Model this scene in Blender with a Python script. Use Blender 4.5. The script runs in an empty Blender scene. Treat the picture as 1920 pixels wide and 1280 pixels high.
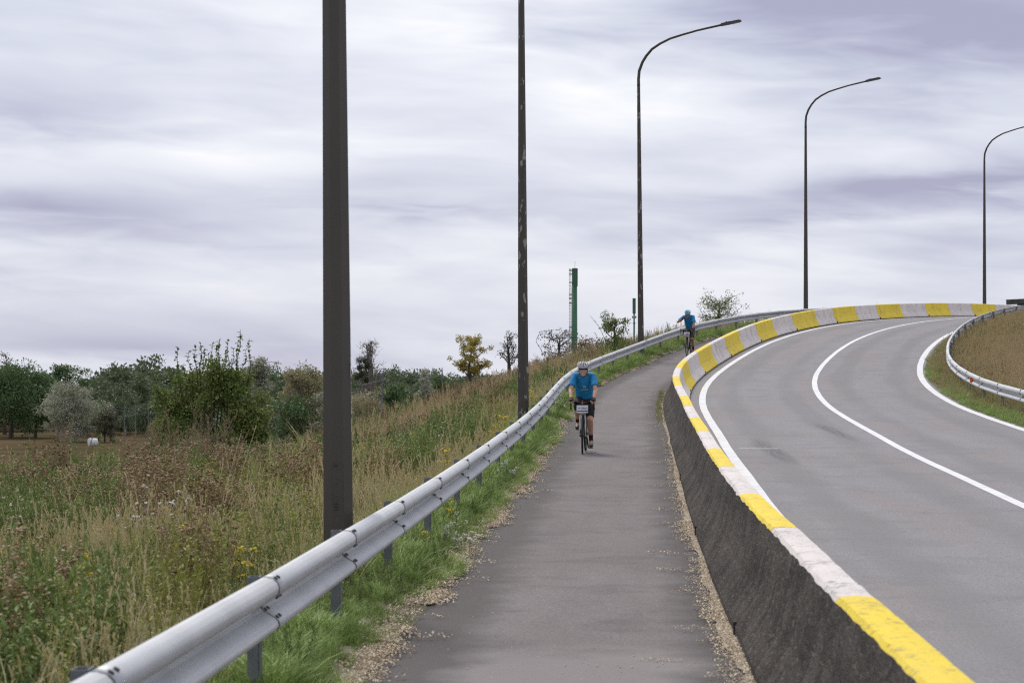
import bpy, bmesh, math, random
import numpy as np
from mathutils import Vector, Matrix

# ------------------------------------------------------------------ camera, sky, sun, exposure
scene = bpy.context.scene
C = scene.collection
F, VH = 4700.0, 720.0                      # focal length in pixels of a 1920-wide frame, row of the horizon
cam = bpy.data.objects.new('camera', bpy.data.cameras.new('camera')); C.objects.link(cam)
cam.data.sensor_width = 36; cam.data.lens = F / 1920 * 36
cam.data.shift_y = (VH - 640) / 1920
cam.rotation_euler = (math.radians(90), 0, 0)
cam.data.clip_start = .5; cam.data.clip_end = 8000
cam.data.dof.use_dof = True; cam.data.dof.focus_distance = 52; cam.data.dof.aperture_fstop = 6.3
scene.camera = cam
scene.cycles.max_bounces = 6; scene.cycles.diffuse_bounces = 3; scene.cycles.transparent_max_bounces = 4
scene.cycles.use_denoising = False; scene.cycles.pixel_filter_type = 'BLACKMAN_HARRIS'; scene.cycles.filter_width = 1.2
scene.cycles.sample_clamp_indirect = 4
scene.view_settings.view_transform = 'Standard'; scene.view_settings.look = 'None'
scene.view_settings.exposure = 0.70; scene.view_settings.gamma = 1

SUN_EL, SUN_AZ = math.radians(52), math.radians(-18)     # azimuth measured from +Y towards +X
sun = bpy.data.objects.new('sun', bpy.data.lights.new('sun', 'SUN')); C.objects.link(sun)
sun.data.energy = 1.5; sun.data.angle = math.radians(14); sun.data.color = (1, .96, .9)
sd = Vector((math.sin(SUN_AZ) * math.cos(SUN_EL), math.cos(SUN_AZ) * math.cos(SUN_EL), math.sin(SUN_EL)))
sun.rotation_euler = (-sd).to_track_quat('-Z', 'Y').to_euler()

def nd(nt, typ, **kw):
    n = nt.nodes.new(typ)
    for k, v in kw.items():
        if k.startswith('i_'): n.inputs[k[2:].replace('_', ' ')].default_value = v
        else: setattr(n, k, v)
    return n
def mth(nt, op, a, b=None, clamp=False):
    n = nt.nodes.new('ShaderNodeMath'); n.operation = op; n.use_clamp = clamp
    for i, x in enumerate((a, b)):
        if x is None: continue
        if isinstance(x, (int, float)): n.inputs[i].default_value = x
        else: nt.links.new(x, n.inputs[i])
    return n.outputs[0]
def mixc(nt, fac, a, b, mode='MIX'):
    n = nt.nodes.new('ShaderNodeMix'); n.data_type = 'RGBA'; n.blend_type = mode
    for i, x in ((0, fac), (6, a), (7, b)):
        if isinstance(x, (int, float)): n.inputs[i].default_value = x
        elif isinstance(x, tuple): n.inputs[i].default_value = (*x, 1)
        else: nt.links.new(x, n.inputs[i])
    return n.outputs[2]
def ramp(nt, fac, stops):
    n = nt.nodes.new('ShaderNodeValToRGB'); e = n.color_ramp.elements
    while len(e) < len(stops): e.new(.5)
    for k, (p, c) in zip(e, stops): k.position = p; k.color = (*c, 1) if len(c) == 3 else c
    nt.links.new(fac, n.inputs[0]); return n.outputs[0]

def build_world():
    w = bpy.data.worlds.new('World'); scene.world = w; w.use_nodes = True
    nt = w.node_tree; nt.nodes.clear(); L = nt.links.new
    out = nd(nt, 'ShaderNodeOutputWorld'); bg = nd(nt, 'ShaderNodeBackground')
    sky = nd(nt, 'ShaderNodeTexSky', sky_type='NISHITA', sun_disc=False, sun_elevation=SUN_EL, sun_rotation=SUN_AZ)
    tc = nd(nt, 'ShaderNodeTexCoord'); sp = nd(nt, 'ShaderNodeSeparateXYZ'); L(tc.outputs['Generated'], sp.inputs[0])
    X, Y, Z = sp.outputs
    az = mth(nt, 'ARCTAN2', X, Y); el = mth(nt, 'ARCSINE', Z)
    # wind-drawn layers: noise stretched along the horizon, a little tilted
    cb = nd(nt, 'ShaderNodeCombineXYZ')
    L(mth(nt, 'ADD', az, mth(nt, 'MULTIPLY', el, -.5)), cb.inputs[0]); L(mth(nt, 'ADD', mth(nt, 'MULTIPLY', el, 5.5), mth(nt, 'MULTIPLY', az, .35)), cb.inputs[1])
    def noise(vec, sc, det, rough=.5, dist=0.):
        n = nd(nt, 'ShaderNodeTexNoise', i_Scale=sc, i_Detail=det, i_Roughness=rough, i_Distortion=dist); L(vec, n.inputs['Vector']); return n.outputs[0]
    n1 = noise(cb.outputs[0], 9, 4, .5, .5)
    n2 = noise(cb.outputs[0], 24, 4, .5, .6)
    n3 = noise(cb.outputs[0], 5, 1, .5)
    # warped coordinates for the larger cloud banks
    waz = mth(nt, 'ADD', az, mth(nt, 'MULTIPLY', mth(nt, 'SUBTRACT', n1, .5), .10))
    wel = mth(nt, 'ADD', el, mth(nt, 'MULTIPLY', mth(nt, 'SUBTRACT', n2, .5), .014))
    wel = mth(nt, 'ADD', wel, mth(nt, 'MULTIPLY', mth(nt, 'SUBTRACT', n3, .5), .03))
    cw = nd(nt, 'ShaderNodeCombineXYZ'); L(waz, cw.inputs[0]); L(wel, cw.inputs[1])
    def bank(u, v, wu, wv, tilt, amp):
        mp = nd(nt, 'ShaderNodeMapping', vector_type='TEXTURE'); L(cw.outputs[0], mp.inputs[0])
        mp.inputs['Location'].default_value = ((u - 960) / F, (VH - v) / F, 0); mp.inputs['Rotation'].default_value = (0, 0, tilt)
        mp.inputs['Scale'].default_value = (wu * 2.0 / F, wv * 2.0 / F, 1)
        g = nd(nt, 'ShaderNodeTexGradient', gradient_type='QUADRATIC_SPHERE'); L(mp.outputs[0], g.inputs[0])
        return mth(nt, 'MULTIPLY', g.outputs['Fac'], amp * 1.15)
    banks = [(1880, 90, 520, 120, -.04, .58), (1650, 30, 460, 70, -.05, .30), (1760, 360, 430, 40, .08, .68), (1450, 420, 240, 30, .05, .22),
             (110, 420, 380, 60, -.03, .50), (820, 385, 300, 28, .0, .30), (60, 200, 330, 70, -.06, .30), (300, 640, 560, 70, .0, .30),
             (1900, 470, 300, 80, 0, .12), (860, 80, 420, 170, -.1, -.26), (330, 290, 360, 70, -.05, -.25), (1330, 170, 330, 80, .05, -.10), (1150, 520, 500, 80, 0, -.12)]
    tot = None
    for b in banks:
        o = bank(*b); tot = o if tot is None else mth(nt, 'ADD', tot, o)
    dark = mth(nt, 'ADD', mth(nt, 'MULTIPLY', mth(nt, 'SUBTRACT', n1, .5), .80), mth(nt, 'MULTIPLY', mth(nt, 'SUBTRACT', n2, .5), .27))
    dark = mth(nt, 'ADD', mth(nt, 'ADD', dark, tot), .43)
    cl = ramp(nt, dark, [(0, (.97, .97, .985)), (.22, (.80, .808, .872)), (.5, (.63, .652, .752)), (.8, (.45, .46, .595)), (1, (.37, .37, .51))])
    skyc = nt.nodes.new('ShaderNodeVectorMath'); skyc.operation = 'SCALE'; L(sky.outputs[0], skyc.inputs[0]); skyc.inputs['Scale'].default_value = .1
    L(mixc(nt, .93, skyc.outputs[0], cl), bg.inputs[0]); bg.inputs[1].default_value = 0.68
    L(bg.outputs[0], out.inputs[0])
build_world()

# ------------------------------------------------------------------ helpers
def tag(o, label=None, cat=None, group=None, kind=None):
    if label: o['label'] = label
    if cat: o['category'] = cat
    if group: o['group'] = group
    if kind: o['kind'] = kind
    return o
def empty(name, loc=(0, 0, 0)):
    o = bpy.data.objects.new(name, None); C.objects.link(o); o.location = loc; o.empty_display_size = .2; return o
def link(name, me, mats=None, parent=None):
    o = bpy.data.objects.new(name, me); C.objects.link(o)
    if mats is not None:
        for m in (mats if isinstance(mats, (list, tuple)) else [mats]): me.materials.append(m)
    if parent is not None: o.parent = parent
    return o
class MB:
    """collects vertices and faces of one mesh"""
    def __init__(s): s.v = []; s.f = []; s.m = []; s.t = []; s.smooth = False
    def add(s, v, f, mat=0, tint=0.):
        b = len(s.v); s.v.extend([tuple(map(float, p)) for p in v]); s.t.extend([tint] * len(v) if np.isscalar(tint) else list(tint))
        for q in f: s.f.append(tuple(int(i) + b for i in q)); s.m.append(mat)
        return s
    def box(s, c, d, R=None, mat=0):
        c = np.array(c, float); h = np.array(d, float) / 2
        P = np.array([(x, y, z) for x in (-1, 1) for y in (-1, 1) for z in (-1, 1)]) * h
        if R is not None: P = P @ np.array(R).T
        return s.add(P + c, [(0, 1, 3, 2), (4, 6, 7, 5), (0, 4, 5, 1), (2, 3, 7, 6), (0, 2, 6, 4), (1, 5, 7, 3)], mat)
    def tube(s, pts, rad, n=8, mat=0, cap=True, phase=0., tint=0., ref=None):
        P = [np.array(p, float) for p in pts]
        rad = [rad] * len(P) if np.isscalar(rad) else rad
        T = []
        for i in range(len(P)):
            t = P[min(i + 1, len(P) - 1)] - P[max(i - 1, 0)]; T.append(t / (np.linalg.norm(t) + 1e-12))
        ref = np.array(ref, float) if ref is not None else (np.array((0, 0, 1.)) if abs(T[0][2]) < .9 else np.array((0, 1., 0)))
        u = np.cross(ref, T[0]); u /= np.linalg.norm(u)
        vs = []
        for i in range(len(P)):
            u = u - T[i] * (u @ T[i]); u /= np.linalg.norm(u) + 1e-12; w = np.cross(T[i], u)
            for k in range(n):
                a = 2 * math.pi * k / n + phase
                if np.isscalar(rad[i]): ru = rw = rad[i]
                else: ru, rw = rad[i]
                vs.append(P[i] + u * math.cos(a) * ru + w * math.sin(a) * rw)
        fs = [(i * n + k, i * n + (k + 1) % n, (i + 1) * n + (k + 1) % n, (i + 1) * n + k) for i in range(len(P) - 1) for k in range(n)]
        if cap: fs += [tuple(range(n - 1, -1, -1)), tuple((len(P) - 1) * n + k for k in range(n))]
        return s.add(vs, fs, mat, tint)
    def ball(s, c, r, nu=12, nv=8, mat=0, R=None):
        r = np.array((r, r, r) if np.isscalar(r) else r, float); vs = []; fs = []
        for j in range(nv + 1):
            th = math.pi * j / nv
            for i in range(nu): vs.append((math.sin(th) * math.cos(2 * math.pi * i / nu), math.sin(th) * math.sin(2 * math.pi * i / nu), math.cos(th)))
        for j in range(nv):
            for i in range(nu): fs.append((j * nu + i, (j + 1) * nu + i, (j + 1) * nu + (i + 1) % nu, j * nu + (i + 1) % nu))
        P = np.array(vs) * r
        if R is not None: P = P @ np.array(R).T
        return s.add(P + np.array(c), fs, mat)
    def mesh(s, name, smooth=False):
        me = bpy.data.meshes.new(name); me.from_pydata(s.v, [], s.f)
        if any(s.m): me.polygons.foreach_set('material_index', s.m)
        if smooth: me.polygons.foreach_set('use_smooth', [True] * len(s.f))
        if any(t != 0 for t in s.t):
            a = me.attributes.new('tint', 'FLOAT', 'POINT'); a.data.foreach_set('value', np.array(s.t, 'f'))
        me.update(); return me
    def build(s, name, mats, parent=None, smooth=False): return link(name, s.mesh(name, smooth), mats, parent)

def vnoise(x, y, seed=0):
    x = np.asarray(x, float); y = np.asarray(y, float); xi = np.floor(x).astype(np.int64); yi = np.floor(y).astype(np.int64); fx = x - xi; fy = y - yi
    def h(a, b):
        n = (a * 374761393 + b * 668265263 + seed * 982451653) & 0x7fffffff
        n = ((n ^ (n >> 13)) * 1274126177) & 0x7fffffff
        return ((n ^ (n >> 16)) & 0xffff) / 65535.
    u = fx * fx * (3 - 2 * fx); v = fy * fy * (3 - 2 * fy)
    return (h(xi, yi) * (1 - u) + h(xi + 1, yi) * u) * (1 - v) + (h(xi, yi + 1) * (1 - u) + h(xi + 1, yi + 1) * u) * v
def fbm(x, y, seed=0, o=4):
    r = 0; a = .5
    for i in range(o): r = r + a * vnoise(np.asarray(x) * 2 ** i, np.asarray(y) * 2 ** i, seed + i); a *= .5
    return r / (1 - .5 ** o)

# ------------------------------------------------------------------ the ramp: plan and profile of the barrier's foot line, every 2 m from station -17
KN = [(0.91,-6.82,-1.871),(1.00,-4.82,-1.871),(1.08,-2.82,-1.871),(1.17,-0.82,-1.871),(1.25,1.17,-1.871),(1.34,3.17,-1.871),(1.42,5.17,-1.871),(1.51,7.17,-1.871),(1.59,9.17,-1.871),(1.68,11.17,-1.872),(1.76,13.16,-1.869),(1.85,15.16,-1.859),(1.94,17.16,-1.845),(2.02,19.16,-1.834),(2.11,21.16,-1.825),(2.20,23.15,-1.811),(2.30,25.15,-1.789),(2.39,27.15,-1.762),(2.49,29.15,-1.733),(2.59,31.14,-1.703),(2.69,33.14,-1.671),(2.79,35.14,-1.634),(2.90,37.14,-1.592),(3.00,39.13,-1.549),(3.11,41.13,-1.506),(3.21,43.13,-1.464),(3.31,45.13,-1.420),(3.41,47.12,-1.371),(3.51,49.12,-1.318),(3.61,51.12,-1.260),(3.72,53.12,-1.198),(3.82,55.11,-1.132),(3.92,57.11,-1.065),(4.01,59.11,-0.997),(4.11,61.11,-0.928),(4.20,63.10,-0.857),(4.31,65.10,-0.784),(4.41,67.10,-0.708),(4.53,69.09,-0.626),(4.66,71.09,-0.540),(4.81,73.09,-0.448),(4.97,75.08,-0.352),(5.15,77.07,-0.253),(5.34,79.06,-0.150),(5.56,81.05,-0.045),(5.79,83.04,0.063),(6.05,85.02,0.174),(6.32,87.00,0.290),(6.62,88.98,0.412),(6.94,90.95,0.539),(7.27,92.93,0.672),(7.63,94.89,0.811),(8.00,96.86,0.955),(8.40,98.82,1.105),(8.81,100.78,1.260),(9.25,102.73,1.417),(9.71,104.68,1.574),(10.18,106.62,1.729),(10.68,108.56,1.879),(11.20,110.49,2.025),(11.73,112.41,2.166),(12.29,114.34,2.303),(12.87,116.25,2.436),(13.47,118.16,2.565),(14.09,120.06,2.690),(14.73,121.96,2.809),(15.39,123.84,2.922),(16.07,125.73,3.029),(16.76,127.60,3.130),(17.48,129.47,3.225),(18.22,131.33,3.315),(18.98,133.18,3.401),(19.75,135.02,3.485),(20.55,136.86,3.566),(21.36,138.68,3.644),(22.20,140.50,3.719),(23.05,142.31,3.789),(23.92,144.11,3.855),(24.81,145.90,3.915),(25.72,147.69,3.970),(26.64,149.46,4.018),(27.59,151.22,4.059),(28.56,152.97,4.093),(29.54,154.71,4.124),(30.53,156.45,4.153),(31.53,158.18,4.181),(32.56,159.90,4.205),(33.60,161.61,4.227),(34.66,163.30,4.245),(35.73,164.99,4.259),(36.83,166.66,4.271),(37.94,168.32,4.279),(39.07,169.97,4.285),(40.22,171.61,4.287),(41.38,173.24,4.287),(42.56,174.85,4.287),(43.76,176.45,4.287),(44.97,178.04,4.287),(46.20,179.62,4.287),(47.45,181.18,4.287),(48.72,182.73,4.287),(50.00,184.27,4.287),(51.29,185.79,4.287),(52.60,187.30,4.287),(53.93,188.80,4.287),(55.27,190.28,4.287),(56.63,191.75,4.287),(58.01,193.20,4.287),(59.40,194.64,4.287),(60.80,196.07,4.287),(62.22,197.48,4.287),(63.65,198.87,4.287),(65.10,200.25,4.287),(66.56,201.61,4.287),(68.04,202.96,4.287),(69.53,204.30,4.287),(71.03,205.61,4.287),(72.55,206.92,4.287),(74.08,208.20,4.287)]
KN = np.array(KN)
# continue 14 m further back behind the camera
back = np.array([KN[0] - (KN[1] - KN[0]) * k for k in range(7, 0, -1)]); KN = np.vstack([back, KN])
SK = np.arange(len(KN)) * 2. - 31.
SS = np.arange(SK[0], SK[-1], .25)
def _cr(col):
    i = np.clip(((SS - SK[0]) / 2).astype(int), 0, len(SK) - 2); t = (SS - SK[i]) / 2; y = KN[:, col]
    p0, p1, p2, p3 = y[np.maximum(i - 1, 0)], y[i], y[i + 1], y[np.minimum(i + 2, len(y) - 1)]
    return .5 * (2 * p1 + (p2 - p0) * t + (2 * p0 - 5 * p1 + 4 * p2 - p3) * t * t + (3 * p1 - p0 - 3 * p2 + p3) * t ** 3)
RX, RY, RZ = _cr(0), _cr(1), _cr(2)
RH = np.arctan2(np.gradient(RX, .25), np.gradient(RY, .25))
ker = np.hanning(17); ker /= ker.sum(); RH = np.convolve(np.pad(RH, 8, mode='edge'), ker, 'valid')
def bx(s): return np.interp(s, SS, RX)
def by(s): return np.interp(s, SS, RY)
def zb(s): return np.interp(s, SS, RZ)
def hd(s): return np.interp(s, SS, RH)
def sstep(a, b, x): t = np.clip((np.asarray(x, float) - a) / (b - a), 0, 1); return t * t * (3 - 2 * t)
def zp(s): return zb(s) - .15 * sstep(60, 90, s)                    # the cycle path
FIELD = -9.2
RAIL_O = -3.17
def ground(s, o):
    """height of the land at station s, offset o (left negative)"""
    s = np.asarray(s, float); o = np.asarray(o, float)
    z0 = np.where(o < 0, zp(s), zb(s))
    l = np.maximum(-(o + 2.6), 0)
    bank = .13 * sstep(.12, .6, l) - .04 * (1 - sstep(.05, .2, l))
    drop = (.11 + .17 * sstep(40, 72, s)) * np.maximum(l - .9, 0) + .16 * np.maximum(l - 9, 0) + .22 * np.maximum(l - 13, 0)
    bump = (fbm(s * .16, o * .16, 5) - .5) * .40 * sstep(1.2, 4, l)
    hollow = .75 * np.exp(-((s - 52) / 15) ** 2 - ((l - 6.5) / 3.4) ** 2) - .30 * np.exp(-((s - 34) / 9) ** 2 - ((l - 9.5) / 3.) ** 2)
    zl = z0 + bank - drop + bump - hollow
    r = np.maximum(o - 8.0, 0)
    zr = z0 + .04 * sstep(0, .4, r) + (fbm(s * .2, o * .2, 9) - .5) * .25 * sstep(.6, 2, r) - .3 * np.maximum(r - 22, 0)
    return np.maximum(np.where(o < 0, zl, zr), FIELD - .3)
def at(s, o, z=None):
    """world points from stations and offsets"""
    s = np.asarray(s, float); o = np.asarray(o, float); h = hd(s)
    X = bx(s) + np.cos(h) * o; Y = by(s) - np.sin(h) * o
    return np.stack([X, Y, (ground(s, o) if z is None else z + np.zeros_like(X))], -1)
def so(x, y):
    i = np.argmin((RX - x) ** 2 + (RY - y) ** 2); t = (math.sin(RH[i]), math.cos(RH[i]))
    return SS[i] + (x - RX[i]) * t[0] + (y - RY[i]) * t[1], (x - RX[i]) * math.cos(RH[i]) - (y - RY[i]) * math.sin(RH[i])

# ------------------------------------------------------------------ materials
def mat_new(name):
    m = bpy.data.materials.new(name); m.use_nodes = True; nt = m.node_tree
    return m, nt, nt.nodes['Principled BSDF']
def pos_noise(nt, scale, det=4, rough=.5, vec=None, dist=0.):
    n = nd(nt, 'ShaderNodeTexNoise', i_Scale=scale, i_Detail=det, i_Roughness=rough, i_Distortion=dist)
    if vec is None:
        g = nd(nt, 'ShaderNodeNewGeometry'); vec = g.outputs['Position']
    nt.links.new(vec, n.inputs['Vector']); return n.outputs[0]
def plain(name, col, rough=.6, metal=0., var=.12, vscale=6, bump=0., bscale=60, col2=None, fac=None):
    m, nt, b = mat_new(name)
    n = pos_noise(nt, vscale, 5, .6)
    c2 = col2 or tuple(x * (1 - 2 * var) for x in col)
    c = mixc(nt, ramp(nt, n, fac or [(.35, (0, 0, 0)), (.65, (1, 1, 1))]), col, c2)
    nt.links.new(c, b.inputs['Base Color']); b.inputs['Roughness'].default_value = rough; b.inputs['Metallic'].default_value = metal
    if bump:
        bn = nd(nt, 'ShaderNodeBump', i_Strength=bump, i_Distance=.02); nt.links.new(pos_noise(nt, bscale, 4), bn.inputs['Height']); nt.links.new(bn.outputs[0], b.inputs['Normal'])
    return m
def attr(nt, name): return nd(nt, 'ShaderNodeAttribute', attribute_name=name)
M = {}
def mat_asphalt(name, base, lite, dark, rust, k, edge=None):
    """so attribute carries (station, offset) so that wear runs with the lane"""
    m, nt, b = mat_new(name); L = nt.links.new
    a = attr(nt, 'so'); sp = nd(nt, 'ShaderNodeSeparateXYZ'); L(a.outputs['Vector'], sp.inputs[0])
    cb = nd(nt, 'ShaderNodeCombineXYZ'); L(mth(nt, 'MULTIPLY', sp.outputs[0], .16), cb.inputs[0]); L(sp.outputs[1], cb.inputs[1])
    c = mixc(nt, ramp(nt, pos_noise(nt, 1.3, 4, .6, cb.outputs[0]), [(.3, (0, 0, 0)), (.7, (1, 1, 1))]), base, lite)
    c = mixc(nt, ramp(nt, pos_noise(nt, .6, 3, .55, cb.outputs[0], .4), [(.48, (0, 0, 0)), (.7, (.9, .9, .9))]), c, rust)
    c = mixc(nt, ramp(nt, pos_noise(nt, .9, 5, .65), [(.5, (0, 0, 0)), (.72, (.85, .85, .85))]), c, dark)
    n = pos_noise(nt, 38, 4, .85)
    g = ramp(nt, n, [(.28, (1 - k * 1.5,) * 3), (.5, (1, 1, 1)), (.72, (1 + k * 1.5,) * 3)])
    c = mixc(nt, 1., c, g, 'MULTIPLY')
    sp2 = pos_noise(nt, 55, 1, .5)
    c = mixc(nt, ramp(nt, sp2, [(.76, (0, 0, 0)), (.80, (1, 1, 1))]), c, tuple(x * 2.2 for x in lite))
    c = mixc(nt, ramp(nt, sp2, [(.20, (1, 1, 1)), (.24, (0, 0, 0))]), c, tuple(x * .5 for x in base))
    if not edge:  # polished wheel tracks, two to a lane
        w = mth(nt, 'ADD', mth(nt, 'SINE', mth(nt, 'MULTIPLY', mth(nt, 'SUBTRACT', sp.outputs[1], 1.18), 2 * math.pi / 1.74)), mth(nt, 'MULTIPLY', mth(nt, 'SUBTRACT', pos_noise(nt, .7, 4, .6, cb.outputs[0]), .5), 3.))
        c = mixc(nt, ramp(nt, w, [(.1, (0, 0, 0)), (.95, (.55, .55, .55))]), c, tuple(x * .80 for x in base))
    else:         # the lowest stretch was laid later and is paler
        p = mth(nt, 'ADD', sp.outputs[0], mth(nt, 'MULTIPLY', mth(nt, 'SUBTRACT', pos_noise(nt, 1.6, 3, .6), .5), 1.4))
        c = mixc(nt, ramp(nt, mth(nt, 'DIVIDE', p, 14), [(.475, (.8, .8, .8)), (.535, (0, 0, 0))]), c, tuple(x * 1.32 for x in lite))
    if edge:      # muddy dark band where the mower and water leave silt along the borders, and cracks across
        e = mth(nt, 'ADD', mth(nt, 'ABSOLUTE', mth(nt, 'ADD', sp.outputs[1], 1.5)), mth(nt, 'MULTIPLY', mth(nt, 'SUBTRACT', pos_noise(nt, 1.1, 4, .6), .5), .7))
        c = mixc(nt, ramp(nt, mth(nt, 'SUBTRACT', e, .45), [(.12, (0, 0, 0)), (.45, (.85, .85, .85))]), c, edge)
    L(c, b.inputs['Base Color']); b.inputs['Roughness'].default_value = .82; b.inputs['Specular IOR Level'].default_value = .3
    bn = nd(nt, 'ShaderNodeBump', i_Strength=.5, i_Distance=.012); L(n, bn.inputs['Height']); L(bn.outputs[0], b.inputs['Normal'])
    return m
M['path'] = mat_asphalt('path asphalt', (.138, .120, .117), (.182, .163, .159), (.100, .088, .085), (.154, .132, .126), .36, (.070, .061, .058))
M['road'] = mat_asphalt('road asphalt', (.208, .200, .207), (.236, .227, .234), (.180, .173, .180), (.228, .197, .195), .34)
M['soil'] = plain('soil and thatch', (.15, .125, .075), .95, var=.3, vscale=1.5, col2=(.085, .09, .04))
M['field'] = plain('dry field', (.125, .088, .052), .95, vscale=.05, col2=(.07, .06, .032))
M['field'].node_tree.nodes['Principled BSDF'].inputs['Specular IOR Level'].default_value = 0
M['litter'] = plain('dry seed litter', (.50, .42, .315), .9, vscale=40, col2=(.28, .23, .175), bump=.8, bscale=60)
M['chip'] = plain('dry husks', (.80, .70, .54), .85, vscale=30, col2=(.58, .47, .34))
M['line'] = plain('road paint', (.74, .74, .75), .6, vscale=3, col2=(.60, .60, .605))
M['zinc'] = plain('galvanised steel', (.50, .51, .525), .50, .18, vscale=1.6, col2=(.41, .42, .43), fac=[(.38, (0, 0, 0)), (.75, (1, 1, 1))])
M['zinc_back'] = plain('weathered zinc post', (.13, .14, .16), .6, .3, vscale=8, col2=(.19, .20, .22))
M['gap_lap_shade'] = plain('dark gaps and lap shade', (.035, .03, .028), .8)  # near-black for slots and notches, and for the painted shade at rail laps
M['bolt'] = plain('dark bolt', (.05, .045, .045), .6, .5)
M['pole'] = plain('dark brown pole paint', (.050, .042, .033), .45, vscale=1.2, col2=(.060, .052, .042))
M['pole_door'] = plain('pole door paint', (.056, .048, .039), .5)
M['head'] = plain('lamp head grey', (.06, .062, .064), .5)
M['glass'] = plain('lamp glass', (.3, .3, .3), .2)
M['sticker'] = plain('torn white sticker', (.72, .72, .72), .7, vscale=40, col2=(.3, .3, .3), fac=[(.55, (0, 0, 0)), (.6, (1, 1, 1))])
M['mast'] = plain('green mast paint', (.030, .115, .055), .5, vscale=.8, col2=(.045, .14, .08))
M['mast_dark'] = plain('dark green steel', (.018, .05, .035), .5)
M['mast_pale'] = plain('pale antenna unit', (.55, .56, .57), .5)
M['orange'] = plain('orange reflector', (.75, .12, .03), .4)
def mat_flake():
    m, nt, b = mat_new('flaking pole paint')
    t = nd(nt, 'ShaderNodeTexCoord'); mp = nd(nt, 'ShaderNodeMapping'); mp.inputs['Scale'].default_value = (1, 1, .45); nt.links.new(t.outputs['Object'], mp.inputs[0])
    n = pos_noise(nt, 9, 6, .6, mp.outputs[0]); n2 = pos_noise(nt, .8, 3, .5, t.outputs['Object'])
    f = mth(nt, 'ADD', n, mth(nt, 'MULTIPLY', n2, .42))
    c = mixc(nt, ramp(nt, f, [(.80, (0, 0, 0)), (.825, (1, 1, 1))]), (.050, .042, .033), (.25, .24, .23))
    nt.links.new(c, b.inputs['Base Color']); b.inputs['Roughness'].default_value = .5; return m
M['flake'] = mat_flake()
def mat_barrier_paint(name, col, worn):
    m, nt, b = mat_new(name)
    c = mixc(nt, ramp(nt, pos_noise(nt, 1.3, 6, .65), [(.40, (0, 0, 0)), (.8, (.75, .75, .75))]), col, worn)
    n = mth(nt, 'ADD', pos_noise(nt, 13, 6, .75), mth(nt, 'MULTIPLY', pos_noise(nt, 1.7, 3, .6), .35))
    c = mixc(nt, ramp(nt, n, [(.73, (0, 0, 0)), (.80, (.9, .9, .9))]), c, tuple(x * .4 + .03 for x in worn))
    c = mixc(nt, ramp(nt, pos_noise(nt, 40, 4, .8), [(.30, (.75, .75, .75)), (.42, (0, 0, 0))]), c, tuple(x * .6 for x in worn))
    nt.links.new(c, b.inputs['Base Color']); b.inputs['Roughness'].default_value = .75
    bn = nd(nt, 'ShaderNodeBump', i_Strength=.5, i_Distance=.02); nt.links.new(pos_noise(nt, 22, 6, .7), bn.inputs['Height']); nt.links.new(bn.outputs[0], b.inputs['Normal'])
    return m
M['yellow'] = mat_barrier_paint('yellow barrier paint', (.80, .60, .014), (.64, .47, .09))
M['white'] = mat_barrier_paint('white barrier paint', (.69, .635, .60), (.52, .47, .435))
def mat_stained():
    m, nt, b = mat_new('blackened concrete'); L = nt.links.new
    a = attr(nt, 'so'); sp = nd(nt, 'ShaderNodeSeparateXYZ'); L(a.outputs['Vector'], sp.inputs[0])
    def vec(ks, kh, off=0.):      # station and height up the face, each with its own frequency
        cb = nd(nt, 'ShaderNodeCombineXYZ', i_Z=off); L(mth(nt, 'MULTIPLY', sp.outputs[0], ks), cb.inputs[0]); L(mth(nt, 'MULTIPLY', sp.outputs[1], kh / 3), cb.inputs[1]); return cb.outputs[0]
    c = mixc(nt, ramp(nt, pos_noise(nt, 1., 4, .6, vec(.8, 3.)), [(.36, (0, 0, 0)), (.62, (1, 1, 1))]), (.036, .031, .027), (.105, .090, .078))
    c = mixc(nt, ramp(nt, pos_noise(nt, 1., 4, .6, vec(3.6, 1.1, 4.)), [(.50, (0, 0, 0)), (.68, (.55, .55, .55))]), c, (.014, .012, .011))
    c = mixc(nt, ramp(nt, pos_noise(nt, 1., 5, .65, vec(4.5, 1.6, 9.)), [(.56, (0, 0, 0)), (.72, (.5, .5, .5))]), c, (.18, .158, .135))
    n = pos_noise(nt, 1., 4, .8, vec(7, 26, 2.))
    c = mixc(nt, ramp(nt, n, [(.56, (0, 0, 0)), (.68, (.9, .9, .9))]), c, (.27, .24, .205))
    c = mixc(nt, ramp(nt, n, [(.32, (.9, .9, .9)), (.44, (0, 0, 0))]), c, (.010, .009, .008))
    L(c, b.inputs['Base Color']); b.inputs['Roughness'].default_value = .92; b.inputs['Specular IOR Level'].default_value = .2
    bn = nd(nt, 'ShaderNodeBump', i_Strength=1., i_Distance=.05); L(n, bn.inputs['Height']); L(bn.outputs[0], b.inputs['Normal'])
    return m
M['stained'] = mat_stained()

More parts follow.
